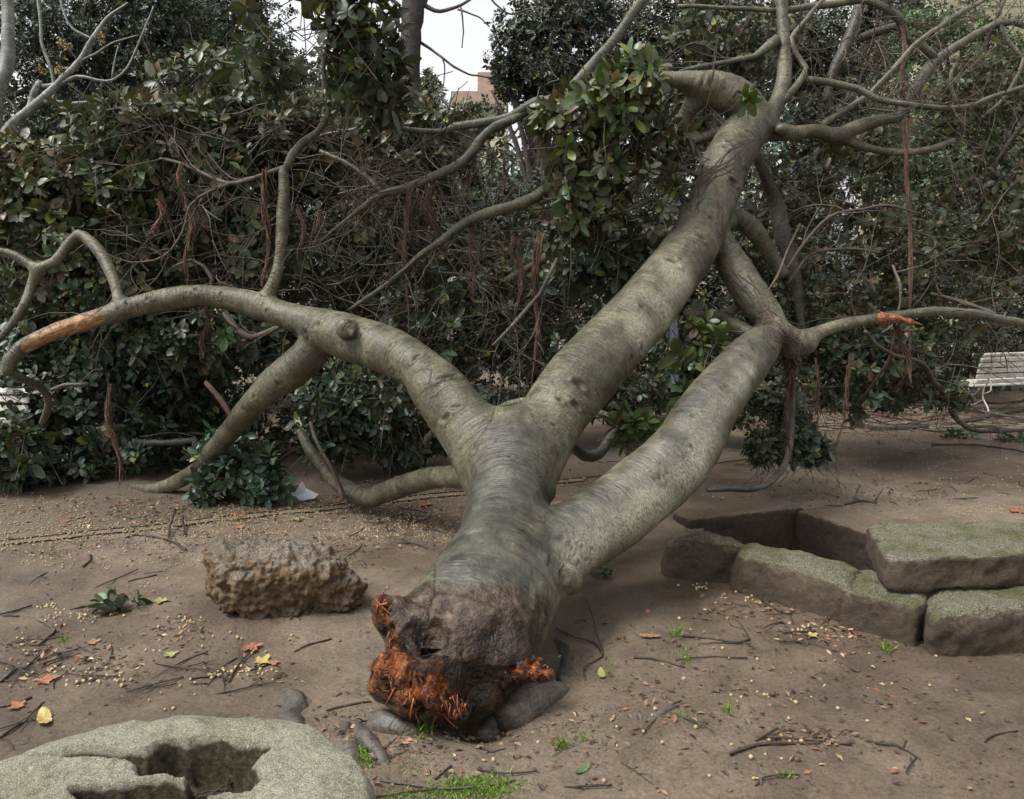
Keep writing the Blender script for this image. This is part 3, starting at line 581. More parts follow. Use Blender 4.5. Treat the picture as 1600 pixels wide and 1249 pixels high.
# --- traced secondary branches (photo pixels give where they stand, the depth is theirs)
BR = {  # material key, rows (u, v, depth, half width px)
 1: ('limb', [(445, 268, 5.1, 5), (456, 240, 5.1, 7), (472, 222, 5.1, 6.5), (495, 208, 5.1, 5.5), (512, 180, 5.0, 4.5), (515, 150, 4.95, 4), (508, 110, 4.9, 3.5), (515, 60, 4.85, 3), (525, 0, 4.8, 3), (530, -60, 4.8, 3)]),
 2: ('twig', [(443, 262, 5.1, 4), (425, 268, 5.15, 4), (395, 280, 5.2, 3.5), (362, 287, 5.3, 3.2), (330, 276, 5.4, 3), (290, 256, 5.5, 2.6), (250, 248, 5.6, 2)]),
 3: ('twig', [(362, 287, 5.3, 3), (330, 300, 5.3, 2.6), (298, 322, 5.3, 2.3), (283, 365, 5.3, 2), (255, 400, 5.3, 1.8), (205, 412, 5.3, 1.5)]),
 4: ('limb', [(850, 158, 5.5, 9), (835, 162, 5.5, 8), (800, 182, 5.5, 6.5), (746, 191, 5.5, 6.5), (709, 199, 5.5, 6), (692, 206, 5.5, 5), (641, 204, 5.5, 4.5), (597, 199, 5.5, 4), (530, 206, 5.5, 3), (490, 215, 5.5, 2)]),
 5: ('limb', [(835, 165, 5.55, 8), (800, 186, 5.5, 7.5), (773, 199, 5.45, 7.5), (749, 223, 5.4, 7.5), (729, 250, 5.4, 8), (692, 271, 5.35, 7.5), (641, 290, 5.35, 7), (597, 302, 5.35, 6), (570, 321, 5.35, 4.5), (540, 345, 5.4, 3), (500, 380, 5.5, 2)]),
 6: ('limb', [(597, 302, 5.35, 4.5), (575, 276, 5.4, 4), (535, 252, 5.45, 3.5), (500, 236, 5.5, 3)]),
 7: ('limb', [(850, 300, 5.3, 9), (835, 309, 5.3, 9), (800, 321, 5.25, 8.5), (760, 335, 5.25, 8), (720, 355, 5.2, 7), (690, 378, 5.2, 6), (660, 397, 5.2, 5), (630, 422, 5.25, 4.2), (590, 452, 5.3, 3.4), (545, 485, 5.35, 2.8)]),
 8: ('limb', [(1010, -10, 5.7, 7), (972, 45, 5.65, 8), (935, 90, 5.6, 8), (910, 120, 5.55, 9), (880, 150, 5.52, 9), (845, 162, 5.5, 9)]),
 9: ('limb', [(835, 178, 5.55, 10), (842, 210, 5.6, 10), (855, 245, 5.65, 10), (862, 290, 5.7, 9), (872, 350, 5.8, 9)]),
 10: ('limb', [(1252, 122, 6.0, 5), (1262, 125, 6.0, 5.5), (1300, 128, 6.0, 5.5), (1340, 138, 6.0, 5.5), (1370, 155, 6.0, 5), (1410, 163, 6.0, 4.5), (1460, 170, 6.0, 4.5), (1510, 165, 6.0, 4), (1560, 148, 6.0, 4), (1610, 132, 6.0, 3.5)]),
 11: ('limb', [(1222, 160, 5.9, 7), (1245, 130, 5.95, 6), (1258, 105, 6.0, 4.5), (1245, 85, 6.0, 4), (1238, 60, 6.0, 4), (1262, 30, 6.05, 3.5), (1290, -5, 6.1, 3)]),
 12: ('limb', [(1285, 197, 6.05, 7), (1310, 180, 6.1, 5), (1340, 160, 6.1, 5), (1362, 145, 6.1, 5), (1395, 108, 6.1, 4.8), (1425, 75, 6.1, 4.5), (1460, 48, 6.1, 4), (1500, 22, 6.15, 4), (1550, -8, 6.2, 3.5)]),
 13: ('limb', [(1215, 62, 6.0, 9), (1195, 75, 6.0, 7), (1180, 88, 5.98, 5), (1140, 96, 5.95, 3.5), (1100, 104, 5.9, 3), (1062, 112, 5.85, 2.5)]),
 14: ('limb', [(1150, 205, 5.8, 10), (1120, 208, 5.85, 9), (1090, 218, 5.9, 8), (1060, 228, 5.95, 8), (1013, 243, 6.0, 7.5), (975, 250, 6.05, 5)]),
 15: ('limb', [(1060, 235, 5.95, 12), (1030, 252, 6.0, 14), (1000, 268, 6.05, 14), (985, 290, 6.1, 12), (960, 340, 6.2, 10)]),
 16: ('twig', [(1230, 420, 5.7, 3), (1255, 385, 5.7, 2.6), (1285, 350, 5.7, 2.6), (1310, 335, 5.7, 2.6), (1350, 326, 5.7, 2.4), (1385, 320, 5.7, 2), (1440, 335, 5.7, 1.5)]),
 17: ('twig', [(1352, 518, 5.6, 3), (1365, 535, 5.7, 3), (1390, 550, 5.8, 3), (1438, 568, 6.2, 3.5), (1455, 590, 6.6, 4), (1478, 618, 7.2, 5), (1492, 650, 7.5, 4.5), (1520, 670, 7.4, 3.6), (1560, 674, 7.4, 3), (1600, 672, 7.4, 2.6)]),
 18: ('limb', [(1370, 500, 5.3, 8), (1400, 495, 5.35, 7.5), (1440, 490, 5.4, 7.5), (1480, 486, 5.5, 7.5), (1530, 491, 5.6, 7), (1570, 500, 5.7, 6.5), (1620, 512, 5.8, 6)]),
 19: ('twig', [(1455, 459, 5.9, 2.5), (1490, 468, 5.9, 3.5), (1525, 478, 5.8, 3.2), (1555, 490, 5.7, 3)]),
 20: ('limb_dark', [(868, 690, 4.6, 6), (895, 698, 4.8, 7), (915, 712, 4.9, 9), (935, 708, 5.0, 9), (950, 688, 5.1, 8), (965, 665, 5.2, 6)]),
 21: ('limb', [(925, 640, 5.2, 5), (955, 652, 5.2, 7), (985, 660, 5.1, 6), (1020, 658, 5.0, 6), (1050, 655, 4.9, 5)]),
 22: ('twig', [(790, 440, 6.0, 6), (830, 415, 6.0, 7), (868, 395, 6.0, 7), (900, 372, 6.0, 6)]),
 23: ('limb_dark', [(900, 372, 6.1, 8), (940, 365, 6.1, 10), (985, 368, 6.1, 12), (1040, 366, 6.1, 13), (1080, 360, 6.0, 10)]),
 24: ('twig', [(871, 405, 5.2, 3.5), (855, 435, 5.15, 3.2), (840, 462, 5.1, 3.2), (825, 480, 5.05, 3.2), (805, 505, 5.0, 3), (785, 525, 5.0, 2.6), (770, 540, 5.0, 2)]),
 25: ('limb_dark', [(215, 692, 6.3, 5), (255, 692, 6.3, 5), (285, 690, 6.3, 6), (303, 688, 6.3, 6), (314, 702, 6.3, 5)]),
 26: ('root', [(322, 598, 5.6, 4), (345, 625, 5.5, 4.5), (362, 652, 5.45, 5)]),
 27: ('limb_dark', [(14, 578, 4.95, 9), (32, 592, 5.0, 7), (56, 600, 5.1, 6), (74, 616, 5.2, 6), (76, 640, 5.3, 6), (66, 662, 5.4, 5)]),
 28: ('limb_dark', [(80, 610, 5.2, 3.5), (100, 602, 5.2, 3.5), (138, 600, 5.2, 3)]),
 29: ('rootgrey', [(1235, 560, 5.25, 5), (1238, 620, 5.35, 4.5), (1236, 680, 5.4, 4.5), (1225, 725, 5.35, 5), (1205, 752, 5.2, 5), (1180, 763, 5.05, 5), (1140, 766, 4.95, 4.5), (1105, 766, 4.9, 3.5)]),
 30: ('limb', [(1075, 560, 5.6, 7), (1078, 520, 5.6, 8), (1085, 490, 5.6, 9), (1092, 470, 5.6, 8)]),
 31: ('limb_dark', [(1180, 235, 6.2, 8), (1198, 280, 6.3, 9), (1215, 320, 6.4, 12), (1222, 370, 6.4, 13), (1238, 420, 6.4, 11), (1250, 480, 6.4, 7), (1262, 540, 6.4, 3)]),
 32: ('limb', [(1404, 184, 6.2, 6), (1424, 152, 6.3, 8), (1440, 120, 6.35, 9), (1455, 100, 6.4, 9), (1475, 84, 6.4, 7.5), (1505, 67, 6.4, 7), (1532, 52, 6.4, 6.5), (1560, 38, 6.4, 6), (1582, 36, 6.4, 5), (1610, 44, 6.4, 4)]),
 33: ('limb', [(1060, 10, 6.1, 3), (1200, 15, 6.1, 4), (1290, 8, 6.2, 6), (1340, 2, 6.2, 6), (1380, 12, 6.2, 6), (1405, 30, 6.25, 7), (1415, 60, 6.3, 6), (1440, 70, 6.35, 7), (1460, 92, 6.4, 7)]),
 34: ('limb_dark', [(1345, 0, 6.6, 8), (1335, 45, 6.6, 9), (1315, 85, 6.6, 9), (1300, 115, 6.6, 7), (1290, 160, 6.6, 6)]),
 35: ('twig', [(1345, 60, 6.4, 6), (1370, 50, 6.4, 7), (1400, 42, 6.35, 6)]),
 36: ('limb', [(1560, 30, 6.4, 5), (1570, 60, 6.4, 4), (1590, 85, 6.4, 4), (1605, 100, 6.4, 4)]),
 37: ('twig', [(1012, 240, 5.5, 2), (985, 222, 5.3, 2.5), (1045, 255, 5.5, 3), (1090, 276, 5.5, 3)]),
 38: ('twig', [(985, 195, 5.3, 1.5), (1005, 225, 5.35, 2.6), (1035, 246, 5.4, 3.2), (1065, 263, 5.45, 3.5), (1095, 276, 5.5, 3.5)]),
 39: ('limb', [(1095, 284, 5.5, 4), (1060, 296, 5.45, 3.2), (1020, 310, 5.4, 3), (985, 325, 5.3, 2.5), (955, 335, 5.2, 2)]),
 40: ('twig', [(480, 520, 5.3, 3), (455, 505, 5.4, 4), (420, 520, 5.5, 4), (395, 528, 5.6, 5), (372, 515, 5.7, 5), (350, 490, 5.8, 4)]),
 41: ('twig', [(330, 460, 5.5, 3), (330, 435, 5.5, 3), (318, 418, 5.5, 3), (298, 408, 5.5, 2.4), (270, 418, 5.5, 2)]),
 42: ('twig', [(1150, 420, 5.3, 1.4), (1180, 470, 5.2, 1.6), (1215, 430, 5.25, 1.8), (1232, 390, 5.3, 1.6), (1250, 350, 5.4, 1.5)]),
 43: ('twig', [(1378, 520, 5.7, 1.5), (1400, 505, 5.7, 2), (1406, 470, 5.7, 2), (1404, 445, 5.7, 2.5), (1395, 415, 5.8, 2)]),
 44: ('twig', [(1405, 500, 5.8, 2), (1395, 545, 5.9, 2), (1385, 570, 6.0, 2.2), (1360, 605, 6.2, 2.2), (1320, 640, 6.6, 2)]),
 45: ('limb', [(700, 640, 4.5, 3), (680, 668, 4.7, 4), (665, 685, 4.9, 5), (668, 700, 5.0, 4)]),
 46: ('limb', [(775, 640, 4.35, 4), (795, 633, 4.3, 6), (815, 628, 4.3, 6), (835, 624, 4.32, 4)]),
 47: ('twig', [(535, 780, 5.4, 3), (520, 735, 5.5, 3), (500, 700, 5.6, 3), (485, 660, 5.8, 3)]),
 48: ('limb', [(1405, 500, 6.3, 5), (1460, 440, 6.4, 5), (1520, 300, 6.5, 5), (1600, 235, 6.6, 4)]) if False else ('twig', [(1230, 445, 6.2, 2), (1265, 400, 6.2, 2.2), (1320, 390, 6.2, 2.4), (1375, 395, 6.2, 2)]),
 49: ('limb', [(1492, 100, 6.3, 3), (1485, 130, 6.3, 3), (1500, 175, 6.3, 3)]),
 50: ('twig', [(1600, 90, 6.3, 3), (1590, 115, 6.3, 3), (1570, 150, 6.3, 3), (1540, 180, 6.3, 2.4)]),
}
BP = {}
for k, (mk, rows) in BR.items():
    p = wobble(path(rows, .06), .006, 2.5); BP[k] = p
    tt = Tubes(); tt.add(p, seg=10 if rows[0][3] > 4 else 7, wob=.05)
    link_mesh('branch', tt.mesh('branch'), M[mk], tree)

# --- fine twigs growing out of the branches, a tangle nobody could count
def grow(tt, start, dirn, length, r, level, droop=.25, curl=.5, tips=None, seg=4):
    n = max(4, int(length / .07)); p = np.array(start, float); d = unit(np.array(dirn, float)); pts = [[*p, r]]
    bend = rng.randn(3) * curl
    for i in range(n):
        if -1.3 < p[0] < .25 and p[2] > 2.7: break
        d = unit(d + bend * .17 + rng.randn(3) * .15 + np.array([0, 0, -droop * .08])); p = p + d * length / n
        pts.append([*p, max(.0012, r * (1 - .75 * (i + 1) / n))])
        if level > 0 and i > 0 and rng.rand() < .42:
            grow(tt, p, d + rng.randn(3) * .75, length * (.3 + .4 * rng.rand()), r * .55, level - 1, droop, curl, tips, seg)
        if rng.rand() < .06: bend = rng.randn(3) * curl
    if len(pts) > 2: tt.add(np.array(pts), seg=seg, tint=rng.rand(), cap=False)
    if tips is not None: tips.append((p.copy(), d.copy()))
TIPS = []
tw = Tubes()
def from_path(p, n, length, r, level=1, **kw):
    for _ in range(n):
        i = rng.randint(len(p) // 6, len(p) - 1); T = unit(p[min(i + 1, len(p) - 1), :3] - p[i - 1, :3])
        d = T * .5 + rng.randn(3) * .7
        grow(tw, p[i, :3], d, length * (.5 + rng.rand()), r, level, tips=TIPS, **kw)
for k, n in ((2, 6), (3, 6), (4, 9), (5, 16), (6, 8), (7, 12), (8, 3), (10, 9), (12, 9), (13, 8), (14, 4), (16, 6), (17, 5), (18, 6), (19, 3), (32, 7), (33, 12), (34, 8), (40, 5), (24, 3), (43, 3), (35, 5), (1, 5)):
    from_path(BP[k], n, .6, .006)
def tangle(n, box, length, r, level=1, **kw):
    n = int(n * .6); r *= .75
    (u0, u1), (v0, v1), (d0, d1) = box
    for _ in range(n):
        p = P(u0 + (u1 - u0) * rng.rand(), v0 + (v1 - v0) * rng.rand(), d0 + (d1 - d0) * rng.rand())
        if p[2] < .05: continue
        grow(tw, p, rng.randn(3) * np.array([1, .6, .6]), length * (.5 + rng.rand()), r * (.6 + .8 * rng.rand()), level, **kw)
tangle(95, ((330, 820), (180, 480), (5.6, 6.6)), 1.0, .009, 2)
tangle(40, ((120, 420), (150, 450), (5.8, 6.6)), .8, .007, 1)
tangle(32, ((560, 880), (440, 620), (5.2, 6.2)), .7, .007, 1)
tangle(30, ((0, 560), (540, 740), (5.8, 6.5)), .7, .007, 1)
tangle(60, ((1060, 1600), (-20, 250), (6.2, 7.2)), 1.0, .008, 2)
tangle(40, ((1200, 1600), (300, 620), (6.0, 7.2)), .9, .006, 1)
tangle(16, ((900, 1100), (250, 450), (5.9, 6.4)), .7, .006, 1)
tag(link_mesh('fine_twigs', tw.mesh('fine_twigs'), M['twig'], tree), kind='stuff')

# --- aerial roots: each bundle of hanging strands one part
def aerial(u, v0, v1, d, wpx, n=10, lean=0, spread=1.0):
    tt = Tubes(); wm = wpx * d / F; top = P(u, v0, d); bot = P(u + lean, v1, d); bot[2] = max(bot[2], .02)
    for k in range(n):
        a = rng.rand() * 6.28; ln = .35 + .65 * rng.rand() if k else 1.0; o0 = np.array([math.cos(a), math.sin(a), 0]) * wm * rng.rand() * spread; pts = []
        m = max(5, int(np.linalg.norm(bot - top) * ln / .06)); ph = rng.rand(4) * 9; s0 = rng.rand() * .25 if k > n * .4 else 0
        for i in range(m + 1):
            t = s0 + (ln - s0) * i / m; q = top + (bot - top) * t; tw_ = a + 9 * t + ph[0]
            q = q + np.array([math.cos(tw_), math.sin(tw_), 0]) * wm * .45 * (1 - .3 * t) + np.array([math.sin(t * 7 + u), math.cos(t * 5 + u), 0]) * wm * .8 + o0 * (1 - t) * .6
            pts.append([*(q + rng.randn(3) * .0035), (wm * (.12 + .11 * (k % 3 == 0)) + .001) * (1 - .6 * t)])
        tt.add(np.array(pts), seg=5, tint=rng.rand(), cap=False)
        for _ in range(2):
            j_ = rng.randint(1, len(pts)); q0 = np.array(pts[j_][:3]); dd_ = np.array([rng.randn() * .4, rng.randn() * .4, -1]); L_ = .06 + .16 * rng.rand()
            tt.add(np.array([[*(q0 + unit(dd_) * L_ * f_ + np.array([.02 * rng.randn() * f_, 0, 0])), .0016 * (1 - .5 * f_)] for f_ in (0, .35, .7, 1)]), seg=3, cap=False)
    return link_mesh('aerial_root', tt.mesh('aerial_root'), M['root'], tree)
def _a(a): return a[:5] + (int(a[5] * 1.9),) + a[6:]
for a in [(295, 322, 440, 5.3, 6, 9), (250, 310, 370, 5.35, 7, 9, -5), (285, 255, 330, 5.4, 6, 7), (418, 265, 450, 5.15, 6, 10, -6), (322, 300, 345, 5.4, 6, 6, -8), (636, 292, 520, 5.3, 4.5, 9), (675, 290, 400, 5.3, 9, 14, 3), (648, 300, 380, 5.35, 6, 8), (790, 250, 320, 5.4, 4, 5, -8), (737, 330, 470, 5.25, 4, 7), (845, 365, 600, 5.2, 6.5, 12, -14), (815, 375, 500, 5.2, 5.5, 9, -6), (800, 370, 430, 5.25, 5, 6, 12),
          (1418, 185, 575, 5.9, 4.5, 11, 6), (1408, 40, 190, 6.2, 5, 11, 8), (1405, 505, 600, 5.4, 7, 9, 20), (172, 600, 765, 5.6, 7, 12, 12), (470, 320, 420, 5.3, 5, 7), (498, 330, 400, 5.4, 5, 5), (320, 480, 560, 5.3, 6, 6), (1235, 520, 600, 5.2, 14, 22, 3), (1225, 540, 720, 5.25, 5, 10, 10), (1330, 560, 700, 5.9, 4, 6, -20), (1275, 560, 680, 5.4, 3, 6, 4)]:
    aerial(*_a(a))
# fibrous red roots wrapped round limbs
tt = Tubes()
def wrap(u, v, u2, v2, n, sp):
    for _ in range(n):
        pts = []; du = rng.randn() * sp; dv = rng.randn() * sp; m = 10
        for i in range(m + 1):
            t = i / m; h = hit(u + (u2 - u) * t + du + 4 * math.sin(t * 7 + du), v + (v2 - v) * t + dv + 4 * math.cos(t * 6 + dv))
            if h is None: continue
            h = h + unit(CO - h) * .006; pts.append([*h, .0022 + .0015 * rng.rand()])
        if len(pts) > 3 and max(np.linalg.norm(np.diff(np.array(pts)[:, :3], axis=0), axis=1)) < .25: tt.add(np.array(pts), 4, cap=False, tint=rng.rand())
wrap(1085, 300, 1110, 260, 16, 8); wrap(1090, 285, 1170, 225, 6, 4); wrap(1100, 262, 1080, 320, 14, 6); wrap(1165, 215, 1110, 165, 5, 5); wrap(1120, 300, 1128, 385, 6, 3); wrap(1150, 430, 1205, 500, 14, 10); wrap(1190, 480, 1225, 540, 26, 9); wrap(1205, 500, 1245, 560, 26, 9); wrap(1240, 520, 1235, 560, 16, 9)
M['root_dull'] = mat_bark('clinging_root_bark', (.035, .026, .020), (.075, .055, .042), (.12, .09, .07), rough=.85, dash=0, ring=.3)
link_mesh('clinging_root', tt.mesh('clinging_root'), M['root_dull'], tree)

# --- leaf clusters of the fallen tree
def blob(u, v, d, ru, rv, rd): return (P(u, v, d), np.array([ru * d / F, rd, rv * d / F]))
def cluster(blobs, n, size, base, leaves=8, thr=.35, clump=3.0, seed=0, up=.35, name='leaf_cluster', parent=tree, mat='leaf', hi=True, twigs=True, out=.7, floor=.06, shell=0, **kw):
    B = [blob(*b) for b in blobs]
    C, nn = in_blobs(n, B, shell, clump, thr, seed)
    m = C[:, 2] > floor; C = C[m]; nn = nn[m]
    D = nn * out + rng.randn(len(C), 3) * .55 + np.array([0, -.15, up])
    a = rosettes(C, D, size, base, leaves, **kw)
    pos, dr, nr, s, c = a; m = pos[:, 2] > .03; pos, dr, nr, s, c = pos[m], dr[m], nr[m], s[m], c[m]
    o = link_mesh(name, leaf_mesh(name, pos, dr, nr, s, c, hi), M[mat], parent)
    if twigs:
        t2 = Tubes(); Dn = unit(D)
        for i in range(0, len(C), 1 if len(C) < 900 else 2):
            L = size * (2 + 2 * rng.rand()); e = C[i] - Dn[i] * L + np.array([0, 0, -.3 * L]) + rng.randn(3) * .25 * L; q = (C[i] + e) / 2 + np.array([0, 0, -.12 * L]) + rng.randn(3) * .05 * L
            t2.add(np.array([[*e, size * .038], [*q, size * .03], [*(C[i] + Dn[i] * size * .1), size * .02]]), 4, cap=False, tint=.5)
        return o, t2
    return o, None
TW2 = []
def cl(*a, **k):
    o, t2 = cluster(*a, **k)
    if t2 is not None: TW2.append(t2)
    return o
OL = (.032, .040, .020); DG = (.018, .030, .018); BG = (.026, .046, .032); YG = (.055, .074, .022)
# big leaves nearest the camera, top left of centre
cl([(470, 60, 4.9, 95, 75, .4), (560, 70, 4.9, 70, 90, .4), (530, 150, 4.95, 50, 50, .3), (420, 30, 4.9, 50, 40, .3), (600, 130, 5.0, 45, 60, .3), (400, 70, 4.9, 35, 50, .3), (445, 125, 4.95, 40, 30, .3)], 190, 0.092, (0.0211, 0.0290, 0.0170), thr=.62, clump=4, up=-.1, seed=1)
cl([(500, -60, 4.9, 160, 60, .5)], 60, 0.098, (.034, .044, .024), seed=1)
# the yellow-green cluster in front of the bend
cl([(925, 170, 5.15, 95, 45, .35), (985, 135, 5.15, 60, 42, .3), (880, 205, 5.2, 50, 60, .3)], 135, 0.102, (0.036, 0.046, 0.0150), thr=.52, clump=6, seed=4, yellow=.10, brown=.08)
cl([(930, 280, 5.25, 75, 70, .3), (1010, 300, 5.3, 50, 60, .3), (890, 330, 5.3, 55, 60, .25), (1040, 230, 5.4, 30, 35, .2)], 140, 0.094, (0.027, 0.033, 0.0150), thr=.54, clump=6, seed=5, brown=.12)
cl([(960, 400, 5.7, 70, 60, .3), (900, 440, 5.8, 50, 60, .3)], 60, 0.100, DG, thr=.4, seed=6)
cl([(1165, 150, 5.5, 14, 12, .05)], 4, 0.075, (.05, .075, .016), thr=.2, seed=6, brown=0)
# left crown
cl([(230, 210, 6.3, 110, 60, .6), (180, 300, 6.3, 130, 80, .6), (70, 330, 6.2, 110, 90, .6), (320, 260, 6.5, 90, 90, .5)], 899, 0.087, OL, thr=.40, seed=7, brown=.12)
cl([(330, 150, 6.8, 90, 70, .5), (430, 210, 6.8, 80, 60, .5), (250, 180, 6.1, 60, 30, .3)], 348, 0.083, (0.0310, 0.0347, 0.0174), thr=.42, seed=8, brown=.14)
cl([(60, 270, 6.0, 70, 40, .3), (25, 250, 6.0, 50, 40, .3)], 60, 0.110, (0.0682, 0.0527, 0.0279), thr=.42, seed=9, brown=.4)
cl([(120, 400, 6.2, 150, 90, .6), (300, 400, 6.6, 140, 90, .5)], 623, 0.083, OL, thr=.38, seed=10, brown=.10)
cl([(560, 240, 7.0, 150, 100, .5), (680, 220, 7.2, 110, 60, .5), (500, 380, 7.2, 200, 110, .5)], 812, 0.083, (0.0260, 0.0298, 0.0161), thr=.44, seed=11, brown=.16)
cl([(700, 430, 7.3, 200, 130, .6), (850, 500, 7.3, 120, 100, .5), (640, 560, 7.2, 120, 70, .5)], 623, 0.083, DG, thr=.42, seed=12, brown=.06)
# low left mass under the arched limb
cl([(90, 640, 6.5, 140, 110, .45), (230, 560, 6.7, 150, 90, .5), (100, 520, 6.7, 110, 70, .4), (200, 690, 6.6, 90, 70, .4)], 1160, 0.083, (0.0186, 0.0310, 0.0211), thr=.36, seed=13, brown=.02, yellow=.02)
cl([(300, 520, 6.3, 120, 50, .4), (400, 520, 6.4, 60, 40, .3), (140, 470, 6.0, 60, 30, .2)], 377, 0.083, (0.0236, 0.0372, 0.0236), thr=.38, seed=14, brown=.02)
cl([(580, 620, 6.2, 120, 60, .4), (650, 690, 6.4, 80, 40, .3), (520, 660, 6.3, 60, 60, .3)], 435, 0.075, (0.0174, 0.0298, 0.0198), thr=.38, seed=15, brown=.03)
cl([(20, 700, 6.0, 60, 50, .3), (60, 740, 6.1, 60, 25, .2), (140, 745, 6.2, 60, 20, .2)], 188, 0.083, (0.0217, 0.0341, 0.0217), thr=.38, seed=16)
# right side
cl([(1290, 470, 6.7, 100, 90, .5), (1450, 420, 6.9, 140, 110, .5), (1560, 330, 7.0, 90, 120, .5)], 609, 0.071, (0.0248, 0.0310, 0.0174), thr=.45, seed=17, brown=.18)
cl([(1300, 590, 6.7, 90, 60, .4), (1430, 610, 7.2, 90, 40, .4), (1380, 540, 7.0, 90, 50, .4)], 478, 0.071, DG, thr=.42, seed=18, brown=.12)
cl([(1130, 60, 6.6, 110, 70, .5), (1080, 180, 6.6, 60, 50, .4)], 217, 0.075, (0.0236, 0.0279, 0.0161), thr=.42, seed=19, brown=.12)
cl([(1300, 300, 7.0, 110, 80, .5), (1180, 400, 6.9, 60, 80, .3)], 246, 0.071, (0.0211, 0.0248, 0.0161), thr=.45, seed=20, brown=.12)
cl([(1500, 140, 6.9, 120, 80, .4), (1400, 230, 7.0, 90, 40, .3)], 217, 0.071, (0.0310, 0.0372, 0.0186), thr=.48, seed=21, brown=.15)
# sprigs hanging beside the right limb
cl([(1090, 545, 4.95, 35, 30, .08), (1100, 515, 5.0, 30, 14, .06), (1070, 600, 5.0, 18, 30, .06)], 26, 0.095, YG, thr=.2, seed=22)
cl([(990, 680, 4.75, 32, 30, .08), (985, 640, 4.8, 16, 14, .05), (1010, 665, 4.8, 20, 20, .06)], 17, 0.100, (0.0620, 0.0868, 0.0217), thr=.1, seed=23, brown=.03)
cl([(1225, 690, 5.75, 48, 32, .22), (1190, 705, 5.7, 26, 20, .15), (1270, 700, 5.8, 22, 22, .15), (1235, 640, 5.9, 36, 30, .2)], 275, 0.062, (0.0198, 0.0310, 0.0211), thr=.15, seed=24, brown=.02, yellow=.01)
cl([(375, 735, 5.75, 60, 38, .25), (350, 700, 5.85, 30, 30, .2), (415, 765, 5.6, 30, 18, .15), (330, 765, 5.7, 24, 16, .15)], 246, 0.083, (0.0161, 0.0360, 0.0248), thr=.15, seed=25, brown=.0, yellow=.01)
# low dark leaves closing the gap below the limbs
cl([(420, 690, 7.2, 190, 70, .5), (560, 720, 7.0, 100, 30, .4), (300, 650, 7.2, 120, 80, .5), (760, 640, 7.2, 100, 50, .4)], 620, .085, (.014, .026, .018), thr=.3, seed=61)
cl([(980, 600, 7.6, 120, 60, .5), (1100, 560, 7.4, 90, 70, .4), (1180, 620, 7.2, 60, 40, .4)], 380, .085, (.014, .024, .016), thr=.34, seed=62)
tt = Tubes()
for t2 in TW2:
    off = tt.n; tt.V += t2.V; tt.bc += t2.bc; tt.c += t2.c; tt.F4 += [f + off for f in t2.F4]; tt.n += t2.n
tag(link_mesh('leaf_stems', tt.mesh('leaf_stems'), M['twig'], tree), kind='stuff')

# ================================================================== GROUND
stump = G(720, 1130)
PITPOLY = np.array([G(1130, 836, .15)[:2], G(1185, 858, .2)[:2], G(1330, 893, .2)[:2], G(1364, 834, .08)[:2], G(1238, 796, .08)[:2], G(1120, 809, .08)[:2]]); MOUNDS += [(stump[0] - .05, stump[1] - .02, .30, .035), (stump[0] + .05, stump[1] + .12, .20, -.16), (G(430, 960)[0], G(430, 960)[1] + .1, .5, .025), (G(1300, 960)[0], G(1300, 960)[1], .4, .02), (G(360, 1190)[0], 2.2, .6, .02), (G(1000, 1120)[0], G(1000, 1120)[1], .25, .02)]
def axis(lo, hi, fine, far, n):
    g = np.geomspace(fine, far, n)
    return np.concatenate([(lo - np.cumsum(g))[::-1], np.arange(lo, hi, fine), hi + np.cumsum(g) - fine + fine])
xs = axis(-3.6, 3.8, .024, 30, 34); ys = np.concatenate([[-60, -20, -6, -2, 0, 1.0], np.arange(1.6, 6.6, .024), 6.6 + np.cumsum(np.geomspace(.03, 30, 46))])
X, Y = np.meshgrid(xs, ys); Z = H(X, Y)
Xr, Yr = X.ravel(), Y.ravel(); Zr = Z.ravel().copy()
nearm = np.where((np.abs(Xr) < 4) & (Yr > 1.5) & (Yr < 7))[0]
for i in nearm.tolist():
    x, y = Xr[i], Yr[i]; Zr[i] += .0065 * mn.fractal((x * 7, y * 7, 0), .7, 2.1, 4) - .011 * max(0, mn.noise((x * 4.5, y * 3.2, 9)) - .25) + .0035 * max(0, mn.noise((x * 3, y * 3, 5)))
ny, nx = X.shape; i = np.arange(ny - 1)[:, None]; j = np.arange(nx - 1)[None]
Fq = np.stack([i * nx + j, i * nx + j + 1, (i + 1) * nx + j + 1, (i + 1) * nx + j], -1).reshape(-1, 4)
g = link_mesh('ground', npmesh('ground', np.stack([Xr, Yr, Zr], 1), [Fq]), M['soil']); tag(g, kind='structure')

# paved strip crossing behind, worn flush with the soil
m, t, b, out = newmat('old_paving'); oc = N(t, 'ShaderNodeTexCoord').outputs['Object']
br = t.nodes.new('ShaderNodeTexBrick'); mp = N(t, 'ShaderNodeMapping'); t.links.new(oc, mp.inputs[0]); mp.inputs['Rotation'].default_value = (0, 0, R(-18)); t.links.new(mp.outputs[0], br.inputs[0])
br.inputs['Scale'].default_value = 1; br.inputs['Brick Width'].default_value = .38; br.inputs['Row Height'].default_value = .19; br.inputs['Mortar Size'].default_value = .012; br.inputs['Mortar Smooth'].default_value = .6
br.inputs['Color1'].default_value = (.11, .082, .057, 1); br.inputs['Color2'].default_value = (.085, .063, .045, 1); br.inputs['Mortar'].default_value = (.125, .105, .065, 1)
nz = tex(t, 'noise', oc, 14, Detail=8, Roughness=.75).outputs[0]
c = mix(t, .8, br.outputs[0], mix(t, 1.0, br.outputs[0], ramp(t, nz, [(.3, .4), (.7, 1.5)]), 'MULTIPLY'))
c = mix(t, ramp(t, tex(t, 'noise', oc, 2.4, Detail=5).outputs[0], [(.36, .15), (.5, .92)]), c, (.10, .076, .055))
